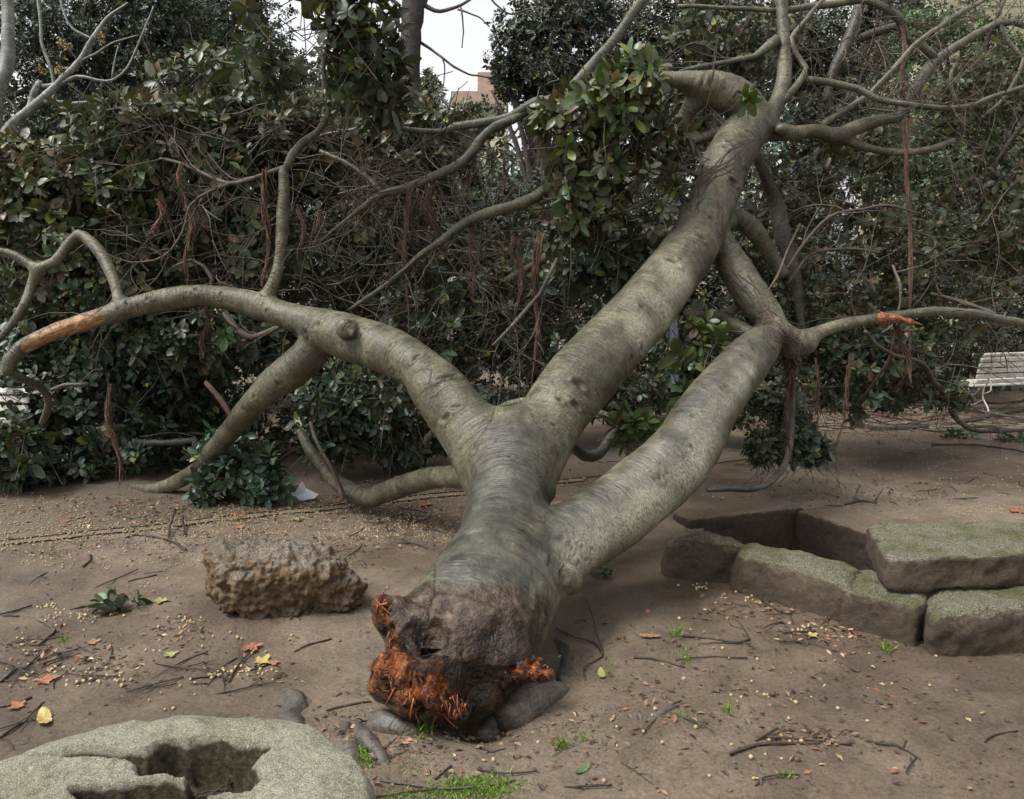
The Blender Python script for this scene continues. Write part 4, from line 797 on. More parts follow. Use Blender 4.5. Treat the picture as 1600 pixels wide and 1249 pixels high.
t.links.new(c, b.inputs['Base Color']); b.inputs['Roughness'].default_value = .6; bump(t, b, math_(t, 'ADD', nz, math_(t, 'MULTIPLY', br.outputs['Fac'], -.2)), .012); M['paving'] = m
A0 = G(-350, 893)[:2]; A1 = G(735, 772)[:2]; dv = (A1 - A0) / np.linalg.norm(A1 - A0); nv2 = np.array([-dv[1], dv[0]])
def strip(name, o0, w_, z, mat, length, nx_=120, ny_=14, obj=True):
    s_ = np.linspace(0, length, nx_); q = np.linspace(0, w_, ny_); S, Q = np.meshgrid(s_, q); px = A0[0] + dv[0] * S + nv2[0] * (Q + o0); py = A0[1] + dv[1] * S + nv2[1] * (Q + o0)
    V_ = np.stack([px.ravel(), py.ravel(), (H(px, py) + z).ravel()], 1); i = np.arange(ny_ - 1)[:, None]; j = np.arange(nx_ - 1)[None]
    return tag(link_mesh(name, npmesh(name, V_, [np.stack([i * nx_ + j, i * nx_ + j + 1, (i + 1) * nx_ + j + 1, (i + 1) * nx_ + j], -1).reshape(-1, 4)]), M[mat]), kind='structure')
strip('pavement', .10, 1.6, .009, 'paving', 7.2)
M['kerb'] = mat_plain('worn_kerb', (.16, .128, .078), .8, c2=(.09, .068, .046), scale=5, bmp=.004)
strip('pavement_edging', 0, .07, .010, 'kerb', 5.0, 160, 4)

# ================================================================== STONES
def stone(name, quad, z0, z1, label, cat, cuts=44, k=7, amp=.02, fr=5, mat='stone_moss', parent=None, seed=0, pit=.009, tilt=(0, 0), group=None, part=False):
    q = [np.array(a[:2]) for a in quad]; ce = .0125 if cuts < 70 else .0085
    dims = [max(np.linalg.norm(q[1] - q[0]), np.linalg.norm(q[2] - q[3])), max(np.linalg.norm(q[2] - q[1]), np.linalg.norm(q[3] - q[0])), z1 - z0]
    cn = [int(min(150, max(8, a_ / ce))) for a_ in dims]; bm = bmesh.new()
    for ax in range(3):
        a1, a2 = [k_ for k_ in range(3) if k_ != ax]
        for sg in (-1, 1):
            if ax == 2 and sg < 0: continue
            gr_ = [[None] * (cn[a2] + 1) for _ in range(cn[a1] + 1)]
            for i in range(cn[a1] + 1):
                for j in range(cn[a2] + 1):
                    p = [0, 0, 0]; p[ax] = sg; p[a1] = -1 + 2 * i / cn[a1]; p[a2] = -1 + 2 * j / cn[a2]; gr_[i][j] = bm.verts.new(p)
            for i in range(cn[a1]):
                for j in range(cn[a2]):
                    f_ = (gr_[i][j], gr_[i + 1][j], gr_[i + 1][j + 1], gr_[i][j + 1]); bm.faces.new(f_ if (sg > 0) != (ax == 1) else f_[::-1])
    bmesh.ops.remove_doubles(bm, verts=bm.verts[:], dist=1e-4)
    for v in bm.verts:
        p = np.array(v.co); mx = np.abs(p).max(); nk = (np.abs(p) ** k).sum() ** (1 / k); p = p / nk * mx
        a, b_, c_ = (p + 1) / 2
        xy = (1 - a) * (1 - b_) * q[0] + a * (1 - b_) * q[1] + a * b_ * q[2] + (1 - a) * b_ * q[3]
        v.co = (xy[0], xy[1], z0 + (z1 - z0) * c_ + tilt[0] * (a - .5) + tilt[1] * (b_ - .5))
    bm.normal_update()
    ds = []
    for v in bm.verts:
        c_ = v.co + Vector((seed * 7.3, seed * 3.1, 0)); d = amp * (mn.noise(c_ * fr) * (1.2 if cuts > 70 else .7) + (.8 if cuts > 70 else .42) * mn.fractal(c_ * fr * 3, .7, 2.1, 5))
        if cuts > 70: d += .010 * (.5 - abs(mn.noise(Vector((c_.x * 9, c_.y * 9, c_.z * 26))))) + .012 * mn.fractal(c_ * 40, .6, 2.1, 3)
        if pit: d -= pit * max(0, mn.noise(c_ * fr * 2.7 + Vector((9, 9, 9)))) * (1.2 if v.normal.x < -.3 or v.normal.y < -.3 else .35)
        ds.append(d)
    for v, d in zip(bm.verts, ds): v.co += v.normal * d
    me = bpy.data.meshes.new(name); bm.to_mesh(me); bm.free()
    for p in me.polygons: p.use_smooth = True
    o = link_mesh(name, me, M[mat], parent)
    if not part: tag(o, label, cat, group)
    return o
def Q(*uvz): return [G(u, v, z) for (u, v, z) in uvz]
GRP = 'ruined stone blocks round the pit'
# low walls round the pit on the right
stone('stone_block', [(G(1032, 900)[0], G(1032, 900)[1]), tuple(G(1170, 915)[:2]), tuple(G(1182, 846, .2)[:2]), tuple(G(1045, 818, .2)[:2])], -.45, .215, 'dark rounded mossy stone block at the left end of the ruined pit wall', 'stone block', k=5, amp=.03, seed=1, group=GRP)
stone('stone_block', [tuple(G(1138, 922)[:2]), tuple(G(1332, 988)[:2]), tuple(G(1352, 884, .2)[:2]), tuple(G(1160, 842, .2)[:2])], -.45, .205, 'long mossy stone block with rounded top, second from left in the pit wall', 'stone block', k=9, amp=.026, seed=2, group=GRP)
stone('stone_block', [tuple(G(1306, 984)[:2]), tuple(G(1432, 1014)[:2]), tuple(G(1475, 900, .19)[:2]), tuple(G(1328, 885, .19)[:2])], -.45, .19, 'square dirty stone block at the corner under the big slab', 'stone block', k=10, amp=.022, seed=3, group=GRP)
stone('stone_block', [tuple(G(1448, 1028)[:2]), tuple(G(1900, 995)[:2]), tuple(G(1900, 862, .2)[:2]), tuple(G(1432, 890, .2)[:2])], -.45, .193, 'long brown stone block lying on the soil in front of the slab', 'stone block', cuts=40, k=12, amp=.022, seed=4, group=GRP)
# the big slab: left end narrows to a point
stone('stone_slab', [tuple(G(1385, 893, .30)[:2]), tuple(G(2000, 868, .30)[:2]), tuple(G(1960, 812, .36)[:2]), tuple(G(1352, 814, .36)[:2])], .195, .355, 'thick flat slab with mossy green edge laid over the corner blocks', 'stone slab', cuts=48, k=16, amp=.02, seed=5, group=GRP)
def off(a, b, d):
    e = (b - a)[:2]; n = np.array([-e[1], e[0]]) / np.linalg.norm(e); return n * d
M['stone_soil'] = mat_stone('soil_covered_stone', (.035, .026, .019), (.075, .056, .040), moss=(.34, .25, .17), moss_amt=.95, pale=(.30, .23, .165), pitted=.8, soilcol=(.05, .036, .026), grow=(.45, .75))
pa, pb, pc = G(1078, 812, .07)[:2], G(1240, 795, .07)[:2], G(1400, 846, .07)[:2]
n1 = off(pa, pb, .26); n2 = off(pb, pc, .30)
pe = pb + unit(pb - pa) * .12
stone('stone_slab', [tuple(pa), tuple(pe), tuple(pe + n1), tuple(pa + n1)], -.6, .075, 'low soil-covered slab behind the pit, its dark edge facing the rounded block', 'stone slab', k=14, amp=.014, seed=6, group=GRP, mat='stone_soil')
stone('stone_block', [tuple(pb), tuple(pc), tuple(pc + n2), tuple(pb + n2)], -.6, .07, 'dark stone block forming the far right wall of the pit', 'stone block', k=14, amp=.014, seed=7, group=GRP, mat='stone_soil')
# rough block on the left
stone('rough_stone_block', [tuple(G(335, 985)[:2]), tuple(G(560, 962)[:2]), tuple(G(552, 868, .18)[:2]), tuple(G(318, 850, .27)[:2])], -.05, .30, 'brown pitted sandstone block lying alone on bare soil, rough broken left end', 'stone block', cuts=80, k=4, amp=.035, fr=5, mat='stone_brown', seed=11, pit=.03, tilt=(-.13, .0))

# round carved stone with a hollow, bottom left corner
def round_stone():
    zt = .30; c = G(255, 1262, zt); FARY = G(255, 1110, zt - .02)[1] - c[1]; nr_, ns = 110, 260
    hol = [(G(315, 1180, zt), .16, .08, .11), (G(350, 1212, zt), .085, .06, .10), (G(215, 1238, zt), .12, .055, .12), (G(150, 1232, zt), .06, .03, .05), (G(180, 1176, zt), .19, .016, .035), (G(260, 1262, zt), .16, .05, .12)]
    V_ = [[c[0], c[1], 0]]; rr = np.concatenate([np.linspace(.01, .965, nr_), np.array([.98, .99, .997, 1, 1, .995, .985])]); zz = np.concatenate([np.zeros(nr_), -np.array([.004, .012, .03, .07, .16, .26, .36])])
    for r_, z_ in zip(rr, zz):
        a = np.arange(ns) * 2 * math.pi / ns
        Rx = .50 + .20 * np.maximum(0, -np.cos(a)) ** 1.5; Ry = FARY + 0 * a
        w_ = 1 + .018 * np.sin(3 * a + 1) + .012 * np.sin(7 * a) + .008 * np.sin(13 * a + 2)
        x = c[0] + r_ * Rx * np.cos(a) * w_; y = c[1] + r_ * Ry * np.sin(a) * w_; V_ += np.stack([x, y, np.full(ns, zt + z_ - .03 * max(0, (r_ - .72) / .28) ** 2)], 1).tolist()
    V_ = np.array(V_); V_[0, 2] = zt; DT = [0.0] * len(V_)
    for i in range(len(V_)):
        x, y, z = V_[i]
        if z > zt - .04:
            n1 = mn.fractal((x * 9, y * 9, 1), .7, 2.1, 5); dz = .012 * n1 + .012 * mn.noise((x * 4, y * 4, 3))
            h = 0
            for (hc, rx, ry, dp) in hol:
                e = math.sqrt(((x - hc[0]) / rx) ** 2 + ((y - hc[1]) / ry) ** 2) + .26 * mn.noise((x * 11, y * 11, 8)) + .12 * mn.noise((x * 33, y * 33, 8)); h = max(h, dp * min(1, max(0, (1.2 - e) / .42)))
            DT[i] = min(1, h / .035); V_[i, 2] += dz - h * 1.25 + (.02 * mn.noise((x * 24, y * 24, 2)) if h > .01 else 0)
        else: V_[i, 0] += .012 * mn.noise((x * 9, y * 9, z * 9)); V_[i, 1] += .012 * mn.noise((x * 9 + 4, y * 9, z * 9))
    n = len(rr); i = np.arange(n - 1)[:, None]; j = np.arange(ns)[None]; j2 = (j + 1) % ns; dirt = np.array(DT)
    Fq = np.stack([1 + i * ns + j, 1 + (i + 1) * ns + j, 1 + (i + 1) * ns + j2, 1 + i * ns + j2], -1).reshape(-1, 4); jj = np.arange(ns)
    Ft = np.stack([np.zeros(ns, int), 1 + jj, 1 + (jj + 1) % ns], -1)
    o = link_mesh('carved_stone', npmesh('carved_stone', V_, [Fq, Ft], {'dirt': dirt}), M['stone_grey']); tag(o, 'large pale rounded stone with a mossy hollow full of soil and twigs', 'stone')
    return [np.array([h[0][0], h[0][1], zt - h[3] * 1.25]) for h in hol]
HOL = round_stone()

# ================================================================== ROOTS AT THE STUMP
def lump(name, rows, label, cat, mat, amp=.017, seg=20, group=None, zoff=0, step=.03):
    pts = []
    for (u, v, wpx, z) in rows:
        p = GH(u, v); d = float((p - CO) @ FWD); pts.append([p[0], p[1], p[2] + z + zoff - (.009 if name == 'exposed_root' else 0), wpx * d / F])
    tt = Tubes(); tt.add(resample(pts, step), seg=seg); me = tt.mesh(name)
    for v in me.vertices: c_ = v.co; n = mn.fractal(c_ * 9, .8, 2.1, 4); v.co = c_ + Vector((amp * n, amp * mn.noise(c_ * 8 + Vector((5, 5, 5))), amp * n))
    return tag(link_mesh(name, me, M[mat]), label, cat, group)
M['stumpbark'] = mat_bark('stump_bark', (.048, .038, .030), (.080, .065, .052), (.12, .10, .082), rough=.5, dash=.2, ring=.15)
GR = 'roots left in the ground round the break'
lump('stump_root', [(752, 1150, 12, -.01), (775, 1138, 26, .0), (808, 1120, 38, .015), (842, 1100, 32, .02), (872, 1082, 16, .0), (890, 1074, 6, -.01)], 'broad grey root shoulder left in the soil right of the snapped trunk base', 'root', 'stumpbark', group=GR)
lump('stump_root', [(585, 1125, 16, -.01), (607, 1132, 24, .0), (632, 1142, 20, -.01), (650, 1152, 8, -.03)], 'small rounded root knob just left of the torn wood', 'root', 'stumpbark', group=GR)
lump('exposed_root', [(556, 1125, 10, -.01), (570, 1150, 13, .005), (590, 1175, 13, .0), (606, 1192, 11, .0), (630, 1215, 8, -.015)], 'grey root with a rubbed orange end beside the green tuft', 'root', 'rootgrey', group=GR)
lump('exposed_root', [(445, 1072, 9, -.02), (455, 1085, 18, -.01), (460, 1110, 20, -.008), (468, 1140, 19, -.008), (480, 1170, 17, -.01), (495, 1200, 12, -.02)], 'smooth grey root surfacing behind the round hollow stone', 'root', 'rootgrey', group=GR)
lump('exposed_root', [(540, 1130, 10, -.01), (535, 1160, 17, -.01), (545, 1190, 18, -.012), (560, 1215, 10, -.03)], 'dull muddy root between the hollow stone and the green tuft', 'root', 'stumpbark', group=GR)
lump('exposed_root', [(845, 1195, 4, -.01), (880, 1170, 6, .0), (915, 1158, 6, .0), (950, 1148, 4, -.005)], 'thin root arching out of the soil in front of the right root shoulder', 'root', 'rootgrey', group=GR)
lump('exposed_root', [(1000, 1140, 5, -.01), (1020, 1122, 7, .0), (1045, 1106, 6, .0), (1068, 1098, 4, -.005)], 'short brown root surfacing in open soil right of the break', 'root', 'rootgrey', group=GR)
lump('exposed_root', [(870, 1000, 8, -.01), (885, 1030, 10, .0), (878, 1065, 10, .0)], 'dark root in the shadow under the right side of the trunk', 'root', 'limb_dark', group=GR)

# ================================================================== STANDING TREES AND SHRUBS
def standing(name, label, cat, base, trunk_r, crown, n, size, tint, mat='leaf_far', bark='darkbark', hi=False, leaves=9, thr=.36, clump=1.3, seed=0, group=None, top=None, limbs=5, shell=.25, **kw):
    """base (x, y); crown blobs in photo terms; each tree its own trunk and crown"""
    root = tag(empty(name, (base[0], base[1], 0)), label, cat, group)
    B = [blob(*b) for b in crown]
    tt = Tubes(); tp = np.array(top if top is not None else B[0][0]); b0 = np.array([base[0], base[1], -.1])
    mid = (b0 + tp) / 2 + np.array([.15 * rng.randn(), .15 * rng.randn(), 0]); tt.add(wobble(resample([[*b0, trunk_r * 1.25], [*mid, trunk_r * .9], [*tp, trunk_r * .45]], .2), .03, 1), 10, .04)
    for c, r in B:
        for _ in range(limbs):
            e = c + rng.randn(3) * r * .45; s0 = b0 + (tp - b0) * (.45 + .5 * rng.rand()); q = (s0 + e) / 2 + np.array([0, 0, .12 * np.linalg.norm(e - s0)])
            tt.add(resample([[*s0, trunk_r * .35], [*q, trunk_r * .25], [*e, trunk_r * .08]], .2), 6, .05)
    link_mesh('trunk', tt.mesh('trunk'), M[bark], root)
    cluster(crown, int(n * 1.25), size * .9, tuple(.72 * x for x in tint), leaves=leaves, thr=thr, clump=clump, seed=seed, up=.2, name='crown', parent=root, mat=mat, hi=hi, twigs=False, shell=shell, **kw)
    return root
def gx(u, d): return ((u - 800) / F * d, d)
BT = 'park trees standing behind the fallen tree'
DB = (.018, .028, .024); MG = (.030, .046, .030)
standing('dark_evergreen_tree', 'tall dark blue-green evergreen filling the top left corner', 'tree', gx(150, 14.5), .22, [(120, 60, 14.5, 200, 130, 1.6), (200, 180, 14.5, 130, 110, 1.4), (60, 240, 14.5, 120, 90, 1.3), (230, 20, 14.5, 110, 110, 1.3)], 7500, .085, DB, thr=.33, seed=31, group=BT)
standing('evergreen_tree', 'grey-green tree with bright sky gaps, right of the tall dark evergreen', 'tree', gx(380, 17), .2, [(360, 40, 17, 100, 120, 1.5), (430, 160, 17, 110, 90, 1.4), (320, 190, 17, 90, 90, 1.4), (300, 60, 17, 60, 70, 1.2)], 4200, .10, (.040, .058, .042), thr=.45, seed=32, group=BT)
standing('evergreen_tree', 'dense low tree directly behind the thick trunk that rises into the sky gap', 'tree', gx(560, 13), .16, [(560, 190, 13, 110, 70, 1.2), (480, 240, 13, 120, 80, 1.2), (640, 220, 13, 70, 50, 1.0)], 2800, .09, (.034, .046, .03), thr=.4, seed=33, group=BT)
standing('small_tree', 'small wispy tree with feathery top under the sky gap', 'tree', gx(700, 14), .07, [(690, 175, 14, 40, 40, .6), (715, 200, 14, 60, 36, .6), (668, 150, 14, 16, 40, .4), (735, 185, 14, 60, 26, .6)], 620, .10, (.06, .07, .04), thr=.42, seed=34, group=BT)
standing('round_evergreen_tree', 'blackish round-crowned tree standing right of the sky gap', 'tree', gx(850, 11.5), .15, [(835, 75, 11.5, 72, 80, .9), (900, 40, 11.5, 80, 80, .9), (870, 130, 11.5, 70, 50, .8), (790, 120, 11.5, 24, 40, .4)], 1500, .095, (.016, .022, .020), thr=.30, seed=35, group=BT, leaves=9)
standing('evergreen_tree', 'dark tree with dead brown twigs behind the bend of the fallen trunk', 'tree', gx(1090, 12.5), .18, [(1020, 60, 12.5, 90, 100, 1.1), (1130, 70, 12.5, 90, 120, 1.1), (1080, 200, 12.5, 110, 90, 1.1)], 3400, .085, (.028, .032, .024), thr=.42, seed=36, group=BT)
standing('evergreen_tree', 'open tree crown with bright gaps above the long hanging red root', 'tree', gx(1290, 13.5), .18, [(1260, 70, 13.5, 100, 110, 1.2), (1370, 40, 13.5, 90, 80, 1.1), (1300, 200, 13.5, 120, 90, 1.2)], 3200, .085, (.036, .046, .032), thr=.46, seed=37, group=BT)
standing('bay_tree', 'fine-leaved light green tree filling the right edge under the yellow building', 'tree', gx(1500, 11.5), .15, [(1500, 160, 11.5, 110, 90, 1.0), (1440, 260, 11.5, 110, 100, 1.0), (1590, 240, 11.5, 90, 140, 1.0), (1570, 100, 11.5, 60, 60, .8), (1660, 130, 11.5, 80, 150, 1), (1520, 40, 11.5, 90, 40, .8), (1430, 60, 11.5, 50, 50, .8)], 4200, .066, (.052, .078, .036), thr=.36, seed=38, group=BT)
HG = 'evergreen shrubs closing the view behind the fallen crown'
def shrub(u, d, v0, ru, tint, label, n=900, size=.11, seed=0, thr=.34):
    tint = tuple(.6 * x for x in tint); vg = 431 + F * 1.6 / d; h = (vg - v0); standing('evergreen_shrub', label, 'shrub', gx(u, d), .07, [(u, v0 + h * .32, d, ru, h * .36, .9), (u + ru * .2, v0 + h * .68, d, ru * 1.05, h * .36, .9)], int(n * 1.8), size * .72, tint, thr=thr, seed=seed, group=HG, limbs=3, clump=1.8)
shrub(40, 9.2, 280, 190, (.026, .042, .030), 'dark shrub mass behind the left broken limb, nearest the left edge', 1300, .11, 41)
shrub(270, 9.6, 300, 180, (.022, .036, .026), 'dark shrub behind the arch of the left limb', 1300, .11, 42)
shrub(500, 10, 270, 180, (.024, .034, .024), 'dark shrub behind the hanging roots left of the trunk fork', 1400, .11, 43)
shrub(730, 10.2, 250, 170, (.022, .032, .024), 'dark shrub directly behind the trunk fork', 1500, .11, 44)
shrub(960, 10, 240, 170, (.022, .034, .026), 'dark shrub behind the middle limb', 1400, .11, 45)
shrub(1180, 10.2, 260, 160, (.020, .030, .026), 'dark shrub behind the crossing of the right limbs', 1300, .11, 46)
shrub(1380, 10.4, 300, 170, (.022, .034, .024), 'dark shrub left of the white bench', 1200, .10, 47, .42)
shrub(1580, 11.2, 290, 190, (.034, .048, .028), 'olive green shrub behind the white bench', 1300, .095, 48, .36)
# far wood closing the horizon
far = [(u, 250 + 30 * math.sin(u * .021), 24 + 3 * math.sin(u), 130, 150, 2.5) for u in range(-500, 620, 120)] + [(u, 330, 25, 110, 90, 2.5) for u in range(620, 900, 90)] + [(u, 230 + 25 * math.sin(u * .03), 24 + 3 * math.sin(u), 130, 160, 2.5) for u in range(900, 2200, 120)]
o, _ = cluster(far, 8500, .26, (.026, .038, .030), leaves=7, thr=.3, clump=.8, seed=51, name='distant_woodland', parent=None, mat='leaf_far', hi=False, twigs=False, shell=.5)
tag(o, kind='stuff')

# standing trunk in the sky gap and the bare grey tree on the left
r_ = tag(empty('bare_trunk_tree', (*gx(645, 9.0), 0)), 'brown straight trunk rising through the sky gap left of centre', 'tree', BT)
tt = Tubes(); tt.add(wobble(path([(622, 700, 9, 26), (612, 520, 9, 24), (618, 330, 9, 22), (640, 180, 9, 18), (644, 120, 9, 15), (643, 60, 9, 16), (645, 0, 9, 18), (640, -90, 9, 20)], .1), .01, 1), 14, .04); link_mesh('trunk', tt.mesh('trunk'), M['darkbark'], r_)
for rows in ([(645, 20, 9, 9), (656, 0, 9, 12), (680, -60, 9, 12)], [(655, 5, 9, 4), (680, 16, 9, 3.2), (705, 14, 9, 2.6), (735, 0, 9, 2), (760, -20, 9, 2)], [(655, 65, 9, 2.4), (690, 90, 9, 2), (730, 115, 9, 1.6), (765, 122, 9, 1.2)], [(720, 12, 9, 1.6), (724, 50, 9, 1.3), (722, 75, 9, 1)], [(690, 88, 9, 1.4), (695, 110, 9, 1.2), (692, 140, 9, 1)], [(715, 15, 9, 1.5), (745, 25, 9, 1.3), (765, 42, 9, 1)], [(625, 10, 9, 3), (600, -10, 9, 3)], [(760, -10, 9, 1.6), (790, 20, 9, 1.4), (830, 14, 9, 1.2)]):
    tt = Tubes(); tt.add(wobble(path(rows, .05), .008, 5), 6, .05); link_mesh('branch', tt.mesh('branch'), M['twig'], r_)
r_ = tag(empty('bare_grey_tree', (*gx(-60, 8.0), 0)), 'pale grey bare tree with two leaning stems at the left edge', 'tree', BT)
for mk, rows in (('greybark', [(-60, 640, 8, 16), (-40, 400, 8, 14), (-15, 230, 8, 12), (-4, 150, 8, 11), (10, 100, 8, 10), (13, 40, 8, 9), (8, -40, 8, 8)]),):
    tt = Tubes(); tt.add(wobble(path(rows, .08), .008, 2), 12, .04); link_mesh('trunk', tt.mesh('trunk'), M[mk], r_)
for rows in ([(-40, 400, 8, 9), (-15, 270, 8, 8), (0, 225, 8, 8), (15, 200, 8, 8), (40, 177, 8, 7), (62, 157, 8, 6), (95, 126, 8, 5.5), (125, 95, 8, 5), (145, 62, 8, 4), (168, 28, 8, 3), (200, 5, 8, 1.6)], [(38, 180, 8, 6), (46, 168, 8, 6), (52, 145, 8, 5.5), (64, 128, 8, 5)], [(52, 157, 8, 4), (75, 160, 8, 3.5), (105, 160, 8, 2.6), (100, 162, 8, 2.4), (150, 158, 8, 2), (200, 148, 8, 1.6), (250, 128, 8, 1.3), (270, 112, 8, 1)], [(66, 135, 8, 3), (95, 132, 8, 3.4), (120, 120, 8, 2.6), (150, 125, 8, 2.2), (175, 124, 8, 2), (200, 105, 8, 1.8), (218, 65, 8, 1.5), (240, 10, 8, 1.2)], [(85, 148, 8, 2.5), (80, 110, 8, 2.6), (68, 75, 8, 2.6), (64, 40, 8, 2.4), (58, 0, 8, 2), (56, -30, 8, 2)], [(145, 62, 8, 2), (115, 45, 8, 1.7), (98, 15, 8, 1.5), (92, -20, 8, 1.3)], [(120, 98, 8, 2), (150, 85, 8, 1.7), (180, 65, 8, 1.3), (215, 55, 8, 1)], [(90, 165, 8, 1.6), (120, 185, 8, 1.4), (160, 198, 8, 1)], [(175, 122, 8, 1.6), (178, 95, 8, 1.4), (185, 72, 8, 1)], [(0, 150, 8, 1.6), (15, 160, 8, 1.6), (28, 178, 8, 1)]):
    tt = Tubes(); tt.add(wobble(path(rows, .05), .006, 3), 8, .05); link_mesh('branch', tt.mesh('branch'), M['greybark'], r_)
C_, n_ = in_blobs(34, [blob(98, 70, 8, 10, 14, .1), blob(100, 108, 8, 20, 14, .1), blob(160, 60, 8, 12, 10, .1), blob(192, 70, 8, 6, 6, .1), blob(60, 110, 8, 6, 8, .1)], 0, 3, .2)
a = rosettes(C_, n_ + np.array([0, 0, -.5]), .035, (.36, .20, .06), 4, brown=0, yellow=.1); link_mesh('dry_leaves', leaf_mesh('dry_leaves', *a, False), M['leaf'], r_)

# ================================================================== BUILDINGS, WALL
def box(bm, x0, x1, y0, y1, z0, z1):
    vs = [bm.verts.new((x, y, z)) for z in (z0, z1) for (x, y) in ((x0, y0), (x1, y0), (x1, y1), (x0, y1))]
    for f in ((0, 3, 2, 1), (4, 5, 6, 7), (0, 1, 5, 4), (1, 2, 6, 5), (2, 3, 7, 6), (3, 0, 4, 7)): bm.faces.new([vs[i] for i in f])
def bobj(name, boxes, mat, parent=None, bevel=0):
    bm = bmesh.new()
    for b_ in boxes: box(bm, *b_)
    if bevel: bmesh.ops.bevel(bm, geom=bm.edges[:], offset=bevel, segments=2, affect='EDGES')
    me = bpy.data.meshes.new(name); bm.to_mesh(me); bm.free(); return link_mesh(name, me, M[mat], parent)
def building(u0, u1, vtop, d, label, wallm, topm, band):
    x0, x1 = (u0 - 800) / F * d, (u1 - 800) / F * d; zt = P(800, vtop, d)[2]
    r = tag(empty('apartment_building', ((x0 + x1) / 2, d, 0)), label, 'building')
    bobj('wall', [(x0, x1, d, d + 10, 0, zt - band)], wallm, r); bobj('parapet', [(x0 - .1, x1 + .1, d - .1, d + 10.1, zt - band, zt)], topm, r)
    bobj('stair_tower', [(x0 + (x1 - x0) * .45, x0 + (x1 - x0) * .75, d + 1, d + 6, zt, zt + 1.6)], topm, r)
    for fl in range(int((zt - band) / 3)):
        for k in range(int((x1 - x0) / 3)):
            bobj('window', [(x0 + .9 + 3 * k, x0 + 2.1 + 3 * k, d - .04, d + .05, 1 + 3 * fl, 2.5 + 3 * fl)], 'glass', r)
building(712, 792, 156, 62, 'far pale building with terracotta parapet in the sky gap', 'plaster', 'terracotta', .9)
building(1440, 1720, -10, 48, 'far ochre yellow building beyond the trees, top right', 'ochre', 'ochre', .6)
bobj_w = bobj('garden_wall', [(G(1300, 560)[0] * 2.2, G(1300, 560)[0] * 2.2 + 16, 27, 27.3, 0, 1.7)], 'plaster'); tag(bobj_w, 'pale rendered wall glimpsed through the foliage left of the bench', 'wall')
bobj_w = bobj('garden_wall', [(-22, -11, 21, 21.3, 0, 1.25)], 'plaster'); tag(bobj_w, 'low pale wall glimpsed under the broken tip of the left limb', 'wall')

# ================================================================== BENCHES, POST, PAPER
def bench(loc, rz, label):
    r = tag(empty('park_bench', loc, rz), label, 'bench', 'white slatted park benches')
    L = 1.8; prof = []   # (y, z, angle) ; sitter faces -y
    for y, z in [(-.26, .34), (-.19, .365), (-.115, .37), (-.04, .365), (.035, .355), (.105, .35)]: prof.append((y, z, 0, 'seat'))
    for y, z, a in [(.165, .40, 72), (.18, .465, 80), (.19, .53, 82), (.205, .595, 82), (.225, .66, 76), (.26, .72, 55)]: prof.append((y, z, a, 'backrest'))
    mt = Matrix.Translation(Vector(loc)) @ Matrix.Rotation(rz, 4, 'Z')
    for part in ('seat', 'backrest'):
        bm = bmesh.new()
        for (y, z, a, pn) in prof:
            if pn != part: continue
            b2 = bmesh.new(); hw = .028 if part == 'seat' else .025; box(b2, -L / 2, L / 2, -hw, hw, -.011, .011); bmesh.ops.bevel(b2, geom=b2.edges[:], offset=.007, segments=2, affect='EDGES')
            bmesh.ops.transform(b2, matrix=mt @ Matrix.Translation((0, y, z)) @ Matrix.Rotation(R(a), 4, 'X'), verts=b2.verts); m3 = bpy.data.meshes.new('t'); b2.to_mesh(m3); b2.free(); bm.from_mesh(m3); bpy.data.meshes.remove(m3)
        me = bpy.data.meshes.new(part); bm.to_mesh(me); bm.free(); link_mesh(part, me, M['white'], r)
    for x in (-.72, .72):
        tt = Tubes()
        for pts in ([(-.27, 0, .014), (-.25, .12, .012), (-.2, .25, .014), (-.24, .36, .013), (-.27, .395, .012), (-.1, .405, .013), (.1, .39, .014), (.155, .43, .014), (.19, .55, .014), (.23, .68, .013), (.27, .75, .011)], [(.24, 0, .014), (.2, .12, .012), (.12, .25, .013), (.12, .39, .013)], [(-.2, .22, .01), (-.05, .12, .01), (.13, .22, .01)], [(-.12, .36, .009), (-.02, .26, .009), (.06, .36, .009)], [(.13, .3, .01), (.22, .36, .01), (.2, .47, .01)]):
            p = resample([[x, y, z * .85 if z < .45 else z - .06, q * .75] for (y, z, q) in pts], .03); w4 = np.array([[*(mt @ Vector(a[:3])), a[3]] for a in p]); tt.add(w4, 8, .08)
        link_mesh('leg', tt.mesh('leg'), M['white'], r)
    return r
gb = G(1498, 648)
rz = R(15); ex = np.array([math.cos(rz), math.sin(rz)])
bench((gb[0] + ex[0] * .92, gb[1] + ex[1] * .92, 0), rz + math.pi, 'white slatted bench with curved back at the right edge, partly out of frame')
gb = G(10, 775); rz2 = R(-8); bench((gb[0] - .9, gb[1] + .25, 0), rz2, 'white slatted bench of which only one end shows at the left edge')
tt = Tubes(); pz = path([(1056, 700, 6.4, 7), (1053, 500, 6.4, 7), (1052, 440, 6.4, 7)], .1); pz[0, 2] = -.05; tt.add(pz, 16); tag(link_mesh('metal_post', tt.mesh('metal_post'), M['metal']), 'grey metal post seen between the middle and right limbs', 'post')
gp = GH(470, 785); bm = bmesh.new()
pt = [(-.11, 0, .01), (-.03, -.03, .012), (.10, -.01, .03), (.12, .03, .05), (.03, .05, .09), (.0, .06, .14), (-.04, .05, .08), (-.10, .05, .06), (-.13, .02, .02), (.0, .01, .045), (.05, .03, .065), (-.06, .02, .04)]
vs = [bm.verts.new((gp[0] + x, gp[1] + y, gp[2] + z)) for x, y, z in pt]
